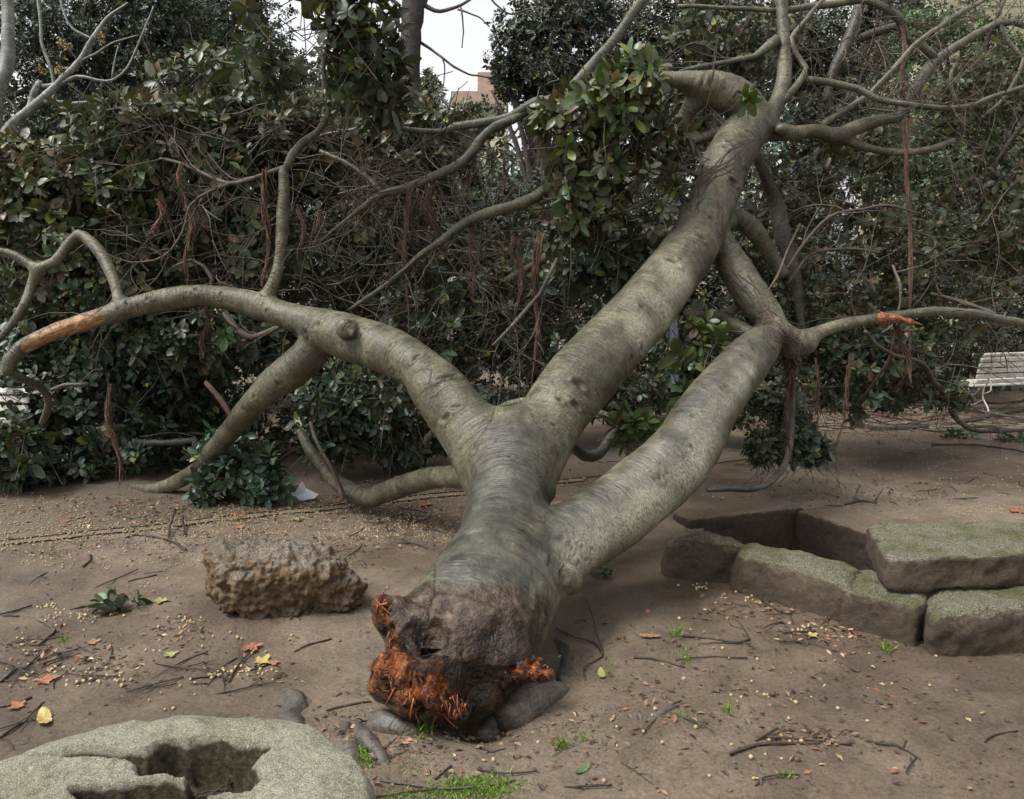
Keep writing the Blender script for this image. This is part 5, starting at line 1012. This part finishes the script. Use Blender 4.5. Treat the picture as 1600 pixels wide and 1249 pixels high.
for f in ((0, 1, 9, 11), (1, 2, 10, 9), (2, 3, 10), (3, 4, 10), (4, 5, 9, 10), (5, 6, 9), (6, 7, 11, 9), (7, 8, 11), (8, 0, 11)): bm.faces.new([vs[i] for i in f])
bmesh.ops.solidify(bm, geom=bm.faces[:], thickness=.002); me = bpy.data.meshes.new('paper_scrap'); bm.to_mesh(me); bm.free(); tag(link_mesh('paper_scrap', me, M['paper']), 'crumpled white paper scrap at the foot of the low mass of leaves', 'paper')

# ================================================================== LITTER
def stick(rows, label, mat='deadtwig', name='fallen_stick', group='sticks lying on the soil', extra=(), wob=.2):
    tt = Tubes()
    for rr_ in (rows,) + tuple(extra):
        pts = []
        for (u, v, wpx, *z) in rr_:
            p = GH(u, v); d = float((p - CO) @ FWD); r = max(.0016, wpx * .55 * d / F); pts.append([p[0], p[1], p[2] + r * .8 + (z[0] if z else 0) + .003, r])
        tt.add(wobble(resample(pts, .03), .004, 8), 7, wob)
    return tag(link_mesh(name, tt.mesh(name), M[mat]), label, 'stick', group)
SG = 'small forked twigs scattered on the soil'
stick([(1440, 655, 3), (1480, 650, 6), (1510, 638, 5, .05), (1560, 640, 4, .06), (1610, 634, 4, .05)], 'split brown stick with a torn pale orange end below the bench', 'root', extra=([(1475, 655, 4), (1450, 658, 4)],))
stick([(1500, 662, 6), (1540, 655, 8), (1570, 648, 8), (1620, 640, 8)], 'thick brown fallen branch lying below the white bench', 'limb_dark')
stick([(1280, 645, 3), (1330, 643, 3), (1370, 650, 4), (1400, 655, 3), (1445, 660, 3)], 'long reddish stick lying left of the split stick at the far soil edge', 'root')
stick([(1455, 697, 2.6), (1500, 696, 3), (1535, 698, 2.6), (1570, 702, 2.4), (1620, 712, 2)], 'long straight black stick lying on open soil right side', 'deadtwig')
stick([(990, 1030, 2.5), (1030, 1033, 3), (1070, 1045, 2.5)], 'dark stick in the soil directly right of the trunk base', extra=([(1055, 1033, 2), (1110, 1028, 2), (1168, 1030, 2)],))
stick([(1066, 996, 3), (1110, 1000, 3), (1150, 1006, 3), (1172, 1000, 2)], 'forked dark twig right of the green blade of grass', extra=([(1160, 1004, 2), (1172, 1010, 1.5)],))
stick([(870, 985, 3, .0), (900, 1003, 3, .01), (928, 1005, 3), (942, 1025, 3)], 'black forked stick leaning in the shade right of the trunk base', extra=([(942, 1024, 2.2), (930, 995, 1.8, .05), (915, 970, 1.5, .1)], [(942, 1027, 2), (915, 1045, 2), (914, 1065, 2)]))
stick([(1140, 1180, 4), (1175, 1170, 5), (1220, 1166, 5), (1280, 1163, 4)], 'cluster of broken sticks crossed on the open soil, bottom right', extra=([(1180, 1160, 3), (1215, 1145, 4, .01)], [(1200, 1158, 3, .01), (1280, 1160, 3), (1330, 1166, 3)]))
stick([(1366, 1163, 2.5), (1400, 1168, 3), (1420, 1178, 3), (1438, 1190, 2.5)], 'thin forked twig right of the crossed sticks', extra=([(1410, 1172, 2), (1416, 1160, 2)],))
stick([(1538, 1160, 3), (1552, 1150, 2.6), (1590, 1144, 2.4)], 'short curved dark twig near the right edge, lower soil')
stick([(1180, 1230, 3), (1192, 1218, 3), (1215, 1212, 2.5), (1250, 1213, 1.5)], 'curved twig with a grass tuft at the bottom edge')
stick([(1217, 1003, 2.5), (1260, 1007, 2.5), (1308, 1020, 2)], 'straight dark twig in front of the corner block', extra=([(1222, 990, 2), (1275, 988, 2)],))
stick([(1190, 940, 2), (1215, 955, 2.5), (1235, 962, 2)], 'bent twig against the foot of the long mossy block')
stick([(1320, 790, 2.5), (1345, 785, 3), (1370, 788, 2.5)], 'small forked twig standing up on the soil behind the slab', extra=([(1334, 785, 2), (1343, 770, 1.6, .06)], [(1366, 787, 2), (1378, 775, 1.5, .04)]))
stick([(1160, 1008, 1.6), (1120, 1006, 1.6), (1090, 1008, 1.4)], 'very thin twig just below the forked dark twig', extra=())
stick([(200, 910, 2), (222, 905, 2.2), (245, 900, 1.8)], 'thin dark twig left of the rough block')
stick([(128, 888, 2.5), (138, 880, 3), (143, 868, 2)], 'short dark twig standing on soil below the paving edge')
stick([(110, 955, 3), (130, 950, 3.5), (155, 948, 3)], 'brown twig running into the green leafy sprig')
stick([(0, 962, 3), (25, 956, 3), (50, 948, 2)], 'dark twig at the left edge above the debris pile', extra=([(5, 964, 2), (30, 965, 2)],))
stick([(0, 1068, 3), (20, 1052, 3), (25, 1048, 3)], 'broken stick near the left edge by the orange leaf', extra=([(0, 1107, 4), (25, 1102, 3), (50, 1092, 3)],))
stick([(0, 1155, 4), (15, 1145, 4), (34, 1132, 3)], 'thick dark stick at the left edge above the round stone')
stick([(300, 1062, 3), (340, 1058, 3.5), (390, 1050, 3), (420, 1040, 2)], 'long thin stick under the yellow leaf', extra=([(298, 1070, 2), (325, 1070, 2)], [(345, 1045, 2.5), (370, 1030, 2)]))
stick([(290, 862, 4), (260, 845, 4), (215, 838, 3), (195, 842, 2)], 'dark broken stick lying along the paving edge', extra=([(262, 845, 3), (275, 815, 3, .08)], [(288, 838, 3), (287, 820, 3, .05)]))
stick([(510, 1112, 2.5), (540, 1105, 3), (580, 1098, 2.5)], 'black root-like stick left of the torn wood')
stick([(585, 1222, 3), (640, 1228, 4), (720, 1236, 4), (805, 1222, 2.5)], 'long buried stick along the grass patch at the bottom edge', 'rootgrey')
stick([(555, 1249, 4), (610, 1242, 4), (680, 1236, 4)], 'tan stick lying on the bottom edge left of the grass patch', 'root')
stick([(680, 1220, 3), (692, 1208, 3), (705, 1199, 3)], 'short dark twig above the grass patch')
stick([(750, 1170, 2), (770, 1178, 2), (790, 1172, 2)], 'small curved twig below the dark hollow of the break')
stick([(745, 1205, 2.5), (790, 1212, 3), (840, 1207, 2)], 'half buried twig right of the pale figs')
stick([(460, 1020, 2), (482, 1010, 2.4), (518, 1000, 2)], 'faint twig below the right end of the rough block')
stick([(1005, 1145, 2), (1045, 1105, 2), (1065, 1097, 2)], 'thin black twig along the short brown root')
stick([(60, 1010, 3), (85, 985, 4), (60, 970, 3)], 'curved grey stick beside the debris pile', 'rootgrey')
tt = Tubes()
for _ in range(150):
    p = GH(1230 + 400 * rng.rand() ** .8, 640 + 40 * rng.rand(), .01 + .10 * rng.rand() ** 2); a = rng.rand() * 6.28 if rng.rand() < .4 else .3 * rng.randn(); L = .12 + .4 * rng.rand(); d = np.array([math.cos(a), math.sin(a), .12 * rng.randn()]); q = p + d * L * .5 + rng.randn(3) * .03
    q[2] = max(q[2], .015); e = p + d * L + rng.randn(3) * .05; e[2] = max(e[2], .01); r0 = .003 + .006 * rng.rand() ** 2
    tt.add(resample([[*p, r0], [*q, r0 * .9], [*e, r0 * .5]], .06), 5, .12, tint=rng.rand())
tag(link_mesh('branch_debris', tt.mesh('branch_debris'), M['twig']), kind='stuff')
stick([(1420, 668, 3), (1470, 676, 4), (1540, 668, 4), (1600, 676, 3)], 'grey branch lying half across the debris heap below the bench', 'limb')
stick([(1330, 664, 3), (1400, 672, 3.5), (1450, 668, 3)], 'short straight branch at the left end of the debris heap', 'limb_dark')
stick([(1480, 645, 3, .1), (1530, 652, 3.5, .06), (1600, 660, 3, .02)], 'thin branch propped on the debris heap in front of the bench legs', 'twig')
GTW = []
proto = None
PLACES = [(35, 185, 1000, 1070, 16), (240, 420, 1035, 1085, 8), (0, 60, 1000, 1160, 5), (1150, 1300, 930, 1000, 6), (1250, 1600, 740, 800, 12), (560, 720, 790, 850, 14), (420, 700, 800, 870, 12), (900, 1020, 720, 770, 6), (1280, 1560, 650, 720, 14), (0, 300, 880, 960, 3), (900, 1500, 1040, 1240, 4)]
TM = []
for k in range(5):
    tt = Tubes(); L = .06 + .018 * k; pts = [[-L, 0, .004, .0028], [-.3 * L, .012 * rng.randn(), .006, .0028], [.4 * L, .014 * rng.randn(), .006, .0022], [L, .01, .004, .0012]]
    tt.add(resample(pts, .02), 5, .15); tt.add(resample([[0, 0, .006, .002], [.3 * L, .3 * L, .006, .0016], [.6 * L, .4 * L, .012, .001]], .02), 5, .1); me = tt.mesh('small_twig'); me.materials.append(M['deadtwig']); TM.append(me)
for (u0, u1, v0, v1, n) in PLACES:
    for _ in range(n):
        p = GH(u0 + (u1 - u0) * rng.rand(), v0 + (v1 - v0) * rng.rand(), .002)
        o = bpy.data.objects.new('small_twig', TM[rng.randint(5)]); COL.objects.link(o); o.location = p; o.rotation_euler = (.05 * rng.randn(), .05 * rng.randn(), rng.rand() * 6.28); o.scale = (1 + .4 * rng.randn() * .5,) * 3
        tag(o, 'thin dark broken twig with one side fork lying flat on the soil', 'twig', SG)

# figs
def ico(r, sq=.9):
    bm = bmesh.new(); bmesh.ops.create_icosphere(bm, subdivisions=2, radius=r)
    for v in bm.verts: v.co.z *= sq; v.co *= 1 + .06 * mn.noise(v.co * 150)
    me = bpy.data.meshes.new('fallen_fig'); bm.to_mesh(me); bm.free()
    for p in me.polygons: p.use_smooth = True
    return me
FM = [ico(.0072), ico(.0058, .8)]; FM[0].materials.append(M['fig']); FM[1].materials.append(M['fig'])
FD = ico(.012); FD.materials.append(M['figdark'])
figs = []
# (u, v, spread u, spread v, count)
for (u, v, su, sv, n) in [(100, 1055, 60, 14, 26), (115, 965, 55, 12, 34), (380, 1050, 35, 9, 28), (285, 975, 25, 12, 16), (330, 1058, 30, 6, 10), (170, 1060, 50, 20, 10), (75, 950, 20, 6, 12), (160, 1065, 30, 8, 6), (290, 1155, 100, 0, 0), (1170, 935, 50, 14, 26), (1260, 985, 28, 9, 12), (1090, 918, 22, 6, 14), (1255, 1162, 40, 8, 5), (1195, 1085, 18, 6, 5), (760, 1190, 14, 5, 3), (240, 915, 30, 16, 10), (30, 1010, 40, 30, 10), (400, 1010, 90, 60, 12), (1300, 1080, 200, 70, 12), (1050, 1000, 90, 50, 6), (900, 1150, 120, 40, 6), (600, 960, 60, 60, 4), (500, 900, 60, 60, 6), (230, 1085, 80, 30, 8), (1430, 1000, 10, 4, 0), (1060, 1120, 200, 60, 8), (1190, 1200, 200, 40, 6), (180, 945, 30, 12, 8)]:
    for _ in range(n): figs.append((u + su * rng.randn() * .55, v + sv * rng.randn() * .55))
more = []
def fn(n, f):
    for _ in range(n): more.append(f())
fn(900, lambda: (rng.rand() * 740, 0)); more = [(u, 862 - u * .118 + abs(rng.randn()) * -26 + 12 * rng.rand()) for u, _ in more]
fn(330, lambda: (rng.rand() * 560 - 10, 845 + 45 * rng.rand())); fn(1100, lambda: (rng.rand() * 730, 772 + 75 * rng.rand() ** .7)); fn(500, lambda: (1120 + 480 * rng.rand(), 650 + 60 * rng.rand() ** 2)); fn(260, lambda: (860 + 150 * rng.rand(), 725 + 38 * abs(rng.randn()))); fn(520, lambda: (1120 + 480 * rng.rand(), 655 + 30 * abs(rng.randn()))); fn(260, lambda: (1250 + 350 * rng.rand(), 755 + 22 * rng.randn()))
fn(260, lambda: (560 + 140 * rng.rand(), 785 + 55 * rng.rand())); fn(120, lambda: (1040 + 200 * rng.rand(), 780 + 25 * rng.randn())); fn(90, lambda: (1545 + 40 * rng.randn(), 800 + 6 * rng.randn()))
ob = []
def free(p):
    for (x0, x1, y0, y1) in ob:
        if x0 < p[0] < x1 and y0 < p[1] < y1: return False
    return True
for i, (u, v) in enumerate(figs[:295]):
    if v > 1245: continue
    p = GH(u, v, .005)
    o = bpy.data.objects.new('fallen_fig', FM[i % 2]); COL.objects.link(o); o.location = p; o.rotation_euler = tuple(rng.rand(3) * 6); s = .75 + .5 * rng.rand(); o.scale = (s, s, s)
    tag(o, 'small round pale yellow fig fallen on the nearer bare soil', 'fig', 'pale figs scattered on the nearer soil')
for i, (u, v) in enumerate([(1430, 757), (1437, 756), (1447, 757), (540, 886), (568, 884), (1207, 1087), (1245, 1190)]):
    o = bpy.data.objects.new('dry_fig', FD); COL.objects.link(o); o.location = GH(u, v, .008); tag(o, 'shrivelled dark brown fig on the soil', 'fig', 'dark dried figs')
src = FM[1]; fv = np.array([v.co for v in src.vertices]); ff = np.array([p.vertices for p in src.polygons])
mp_ = np.array([GH(u, v, .014 if (u < 745 and v < 866 - u * .118) else .004) for u, v in more if v > 640]); n = len(mp_); sc_ = .55 + .5 * rng.rand(n)
Vv = mp_[:, None] + fv[None] * sc_[:, None, None]; tag(link_mesh('scattered_figs', npmesh('scattered_figs', Vv.reshape(-1, 3), [(ff[None] + (np.arange(n) * len(fv))[:, None, None]).reshape(-1, 3)]), M['fig']), kind='stuff')

# leaf litter crumbs (bark chips, leaf bits)
pts = []
for (u, v, su, sv, n) in [(110, 1030, 70, 28, 240), (380, 1050, 60, 14, 120), (280, 985, 30, 18, 110), (1190, 945, 70, 22, 240), (1290, 990, 60, 14, 140), (1420, 1000, 90, 15, 70), (1250, 1155, 60, 10, 90), (300, 850, 250, 16, 620), (260, 800, 260, 22, 700), (1350, 665, 180, 12, 500), (620, 820, 80, 30, 260), (1350, 770, 160, 18, 320), (1350, 690, 170, 28, 360), (940, 745, 50, 22, 160), (700, 1150, 130, 40, 200), (1000, 1080, 300, 90, 320), (560, 1180, 60, 40, 140), (480, 880, 100, 60, 120), (250, 800, 260, 12, 300), (1250, 1100, 250, 90, 240)]:
    for _ in range(n):
        uu, vv = u + su * rng.randn() * .8, v + sv * rng.randn() * .8
        if 640 < vv < 1240: pts.append(GH(uu, vv, .013 if (uu < 745 and vv < 866 - uu * .118) else .003))
pts = np.array(pts); n = len(pts); dd = rng.randn(n, 3); dd[:, 2] *= .3; nn_ = np.tile([0, 0, 1.], (n, 1)) + .3 * rng.randn(n, 3)
cc = np.array([[.10, .06, .035], [.05, .03, .02], [.22, .15, .08], [.16, .07, .035], [.035, .022, .015]])[rng.randint(0, 5, n)] * np.exp(.3 * rng.randn(n, 1))
tag(link_mesh('leaf_litter', leaf_mesh('leaf_litter', pts, dd, nn_, .016 + .024 * rng.rand(n), cc, False), M['grass']), kind='stuff')

# crumbs of soil thrown up round the break and trodden over the ground
bm = bmesh.new(); bmesh.ops.create_icosphere(bm, subdivisions=1, radius=1); fv = np.array([v.co for v in bm.verts]); ff = np.array([[v.index for v in f.verts] for f in bm.faces]); bm.free()
pts = [GH(u_, v_, .002) for (u_, v_) in [(715 + 110 * rng.randn(), 1140 + 28 * abs(rng.randn()) - 12) for _ in range(420)] + [(570 + 40 * rng.randn(), 1120 + 30 * rng.randn()) for _ in range(160)] + [(900 + 60 * rng.randn(), 1090 + 35 * rng.randn()) for _ in range(160)] + [(1600 * rng.rand(), 880 + 360 * rng.rand()) for _ in range(1400)] if v_ < 1245]
pts = np.array(pts); n = len(pts); sz = .0022 + .006 * rng.rand(n) ** 3; Vv = pts[:, None] + fv[None] * sz[:, None, None] * (1 + .35 * rng.randn(n, len(fv), 1)) * np.array([1.2, 1, .7])
tag(link_mesh('soil_crumbs', npmesh('soil_crumbs', Vv.reshape(-1, 3), [(ff[None] + (np.arange(n) * len(fv))[:, None, None]).reshape(-1, 3)], smooth=False), M['soil']), kind='stuff')

# fallen leaves, each by itself
def plane_leaf(name, loc, size, rz, mat, label, cup=.18, kind='lobed'):
    bm = bmesh.new(); c0 = bm.verts.new((0, 0, 0)); ring = []; n = 30
    for k in range(n):
        a = 2 * math.pi * k / n
        r = (.56 + .44 * abs(math.cos(2.5 * a)) ** 1.4) * (.8 + .2 * math.cos(a)) + .05 * (k % 2) if kind == 'lobed' else 1 / math.sqrt((math.cos(a)) ** 2 + (math.sin(a) / .38) ** 2)
        r *= 1 + .06 * rng.randn(); x, y = r * math.cos(a), r * math.sin(a); ring.append(bm.verts.new((x * size, y * size, size * (cup * (r * r) * (.6 + .5 * math.sin(2 * a + rz)) + .03 * rng.randn() + .04))))
    mid = []
    for k in range(n): v = ring[k]; mid.append(bm.verts.new((v.co.x * .5, v.co.y * .5, v.co.z * .3 + .02 * size * (k % 2))))
    for k in range(n): bm.faces.new((c0, mid[k], mid[(k + 1) % n])); bm.faces.new((mid[k], ring[k], ring[(k + 1) % n], mid[(k + 1) % n]))
    me = bpy.data.meshes.new(name); bm.to_mesh(me); bm.free(); me.materials.append(M[mat]); o = bpy.data.objects.new(name, me); COL.objects.link(o); o.location = loc; o.rotation_euler = (0, 0, rz)
    return tag(o, label, 'leaf', 'leaves fallen on the soil')
for (u, v, s, mat, lab, kd) in [(392, 1013, .052, 'lf_orange', 'rust orange lobed leaf on open soil below the rough block', 'lobed'), (408, 1036, .045, 'lf_yellow', 'yellow-green leaf at the end of the long thin stick', 'lobed'), (428, 1037, .03, 'lf_brown', 'tan leaf touching the yellow-green leaf beside the stick', 'lobed'), (252, 940, .045, 'lf_lime', 'lime green leaf between the leafy sprig and the rough block', 'lobed'), (266, 1024, .036, 'lf_lime', 'small pale lime leaf alone on open soil, left of the rust orange leaf', 'lobed'), (70, 1126, .062, 'lf_yellow', 'long folded yellow leaf just above the round hollow stone', 'oval'), (68, 1066, .05, 'lf_orange', 'dull orange leaf under the debris pile on the left', 'lobed'), (28, 1106, .04, 'lf_orange', 'dark orange leaf beside the broken stick at the left edge', 'lobed'), (143, 1006, .035, 'lf_brown', 'tan curled leaf on top of the debris pile', 'lobed'), (1592, 800, .08, 'lf_orange', 'bright red-orange leaf at the right edge behind the slab', 'lobed'), (665, 789, .06, 'lf_orange', 'orange leaf in front of the low curved limb', 'lobed'), (375, 808, .065, 'lf_orange', 'rusty leaf on the paving below the low leafy mass', 'lobed'), (372, 825, .05, 'lf_brown', 'brown leaf on the paving edge above the rough block', 'lobed'), (205, 822, .055, 'lf_brown', 'brown leaf on the paving, left half', 'lobed'), (518, 787, .07, 'lf_orange', 'large orange leaf right of the white paper', 'lobed'), (105, 816, .05, 'lf_orange', 'small rusty leaf near the left end of the paving', 'lobed'), (910, 1206, .035, 'lf_green', 'narrow green leaf alone on the soil at the bottom', 'oval'), (940, 1056, .04, 'lf_lime', 'narrow pale green pod-like leaf right of the break', 'oval'), (1015, 996, .045, 'lf_brown', 'grey folded leaf beside the green blade of grass', 'oval'), (1268, 995, .03, 'lf_yellow', 'small cream leaf bit in front of the corner block', 'lobed'), (1390, 640, .06, 'lf_orange', 'pale orange leaf on the far soil left of the split stick', 'lobed'), (345, 925, .0, 'lf_brown', '', 'x'), (465, 812, .05, 'lf_lime', 'green leaf on the paving edge right of centre', 'lobed'), (190, 790, .05, 'lf_orange', 'orange leaf at the foot of the lower left foliage', 'lobed')]:
    if s > 0: plane_leaf('fallen_leaf', GH(u, v, .006), s, rng.rand() * 6, mat, lab, kind=kd)

# broken leafy sprigs on the soil
def sprig(u, v, ru, n, size, label, base=(.028, .05, .03)):
    g_ = GH(u, v); r = tag(empty('leafy_sprig', g_), label, 'sprig', 'broken green sprigs lying on the ground'); d = float((g_ - CO) @ FWD); rw = ru * d / F
    C_ = np.stack([g_[0] + rw * (rng.rand(n) * 2 - 1), g_[1] + rw * .45 * (rng.rand(n) * 2 - 1), np.full(n, g_[2] + .02) + .035 * rng.rand(n)], 1)
    D_ = np.stack([rng.randn(n), rng.randn(n) * .6, .4 + .3 * rng.rand(n)], 1); a = rosettes(C_, D_, size, base, 7, brown=.03, yellow=.02); m_ = a[0][:, 2] > .005
    link_mesh('leaves', leaf_mesh('leaves', *[q[m_] for q in a], True), M['leaf'], r)
    tt = Tubes()
    for k in range(3): tt.add(resample([[*(g_ + np.array([-rw * 1.1, .03 * k, .012])), .004], [*(g_ + np.array([0, .02 * k, .02])), .003], [*(C_[k] + .0), .002]], .03), 6, .1)
    link_mesh('stem', tt.mesh('stem'), M['deadtwig'], r)
sprig(188, 955, 32, 9, .06, 'small dark green leafy sprig on the soil left of the rough block')
sprig(1498, 685, 24, 9, .06, 'small leafy sprig lying behind the long black stick')
sprig(1590, 690, 30, 10, .06, 'dark leafy sprig at the right edge on the far soil')
sprig(938, 905, 12, 4, .045, 'tiny dark sprig in the shade under the right limb')

# grass
gp_, gd, gs, gc = [], [], [], []
def grass(u, v, su, sv, n, h, w=0):
    for _ in range(n):
        uu, vv = u + su * rng.randn() * .55, v + sv * rng.randn() * .55
        if vv > 1262: continue
        gp_.append(GH(uu, vv, -.002)); gd.append([.5 * rng.randn(), .5 * rng.randn(), 1 if not w else .45]); gs.append(h * (.4 + .9 * rng.rand())); gc.append(np.array([.10, .19, .025]) * math.exp(.35 * rng.randn()) * np.array([1 + .3 * rng.rand(), 1, 1]))
grass(745, 1232, 55, 17, 1500, .022, 1); grass(690, 1240, 60, 10, 500, .018, 1); grass(620, 1245, 40, 8, 200, .016, 1); grass(572, 1180, 16, 22, 420, .022, 1); grass(655, 1140, 26, 14, 150, .035); grass(635, 1125, 22, 10, 70, .05); grass(640, 1195, 50, 20, 130, .018, 1)
grass(875, 1168, 10, 8, 60, .03); grass(910, 1155, 10, 6, 50, .02); grass(1052, 990, 8, 8, 26, .05); grass(1075, 1025, 12, 20, 60, .025); grass(950, 1052, 12, 12, 50, .022); grass(1138, 1112, 8, 6, 45, .03); grass(1386, 1018, 8, 5, 30, .045); grass(1228, 1212, 14, 4, 60, .02, 1); grass(1065, 1120, 20, 10, 70, .018); grass(100, 1005, 8, 5, 24, .03); grass(1060, 925, 30, 20, 20, .02)
gp_, gd, gs, gc = map(np.array, (gp_, gd, gs, gc)); nn_ = np.cross(gd, rng.randn(len(gd), 3))
gm = leaf_mesh('grass_blades', gp_, gd, nn_, gs, gc, False, .28)
tag(link_mesh('grass_blades', gm, M['grass']), kind='stuff')
# debris in the stone's hollow
tt = Tubes()
for _ in range(14):
    h = HOL[rng.randint(2)]; p = h + np.array([.05 * rng.randn(), .03 * rng.randn(), .012]); d = rng.randn(3) * np.array([1, .7, .1]); d = unit(d) * .05; tt.add(wobble(resample([[*(p - d), .0025], [*(p + np.array([0, 0, .008])), .0025], [*(p + d), .0015]], .02), .003, 20), 5, .1)
tag(link_mesh('twig_litter', tt.mesh('twig_litter'), M['deadtwig']), kind='stuff')
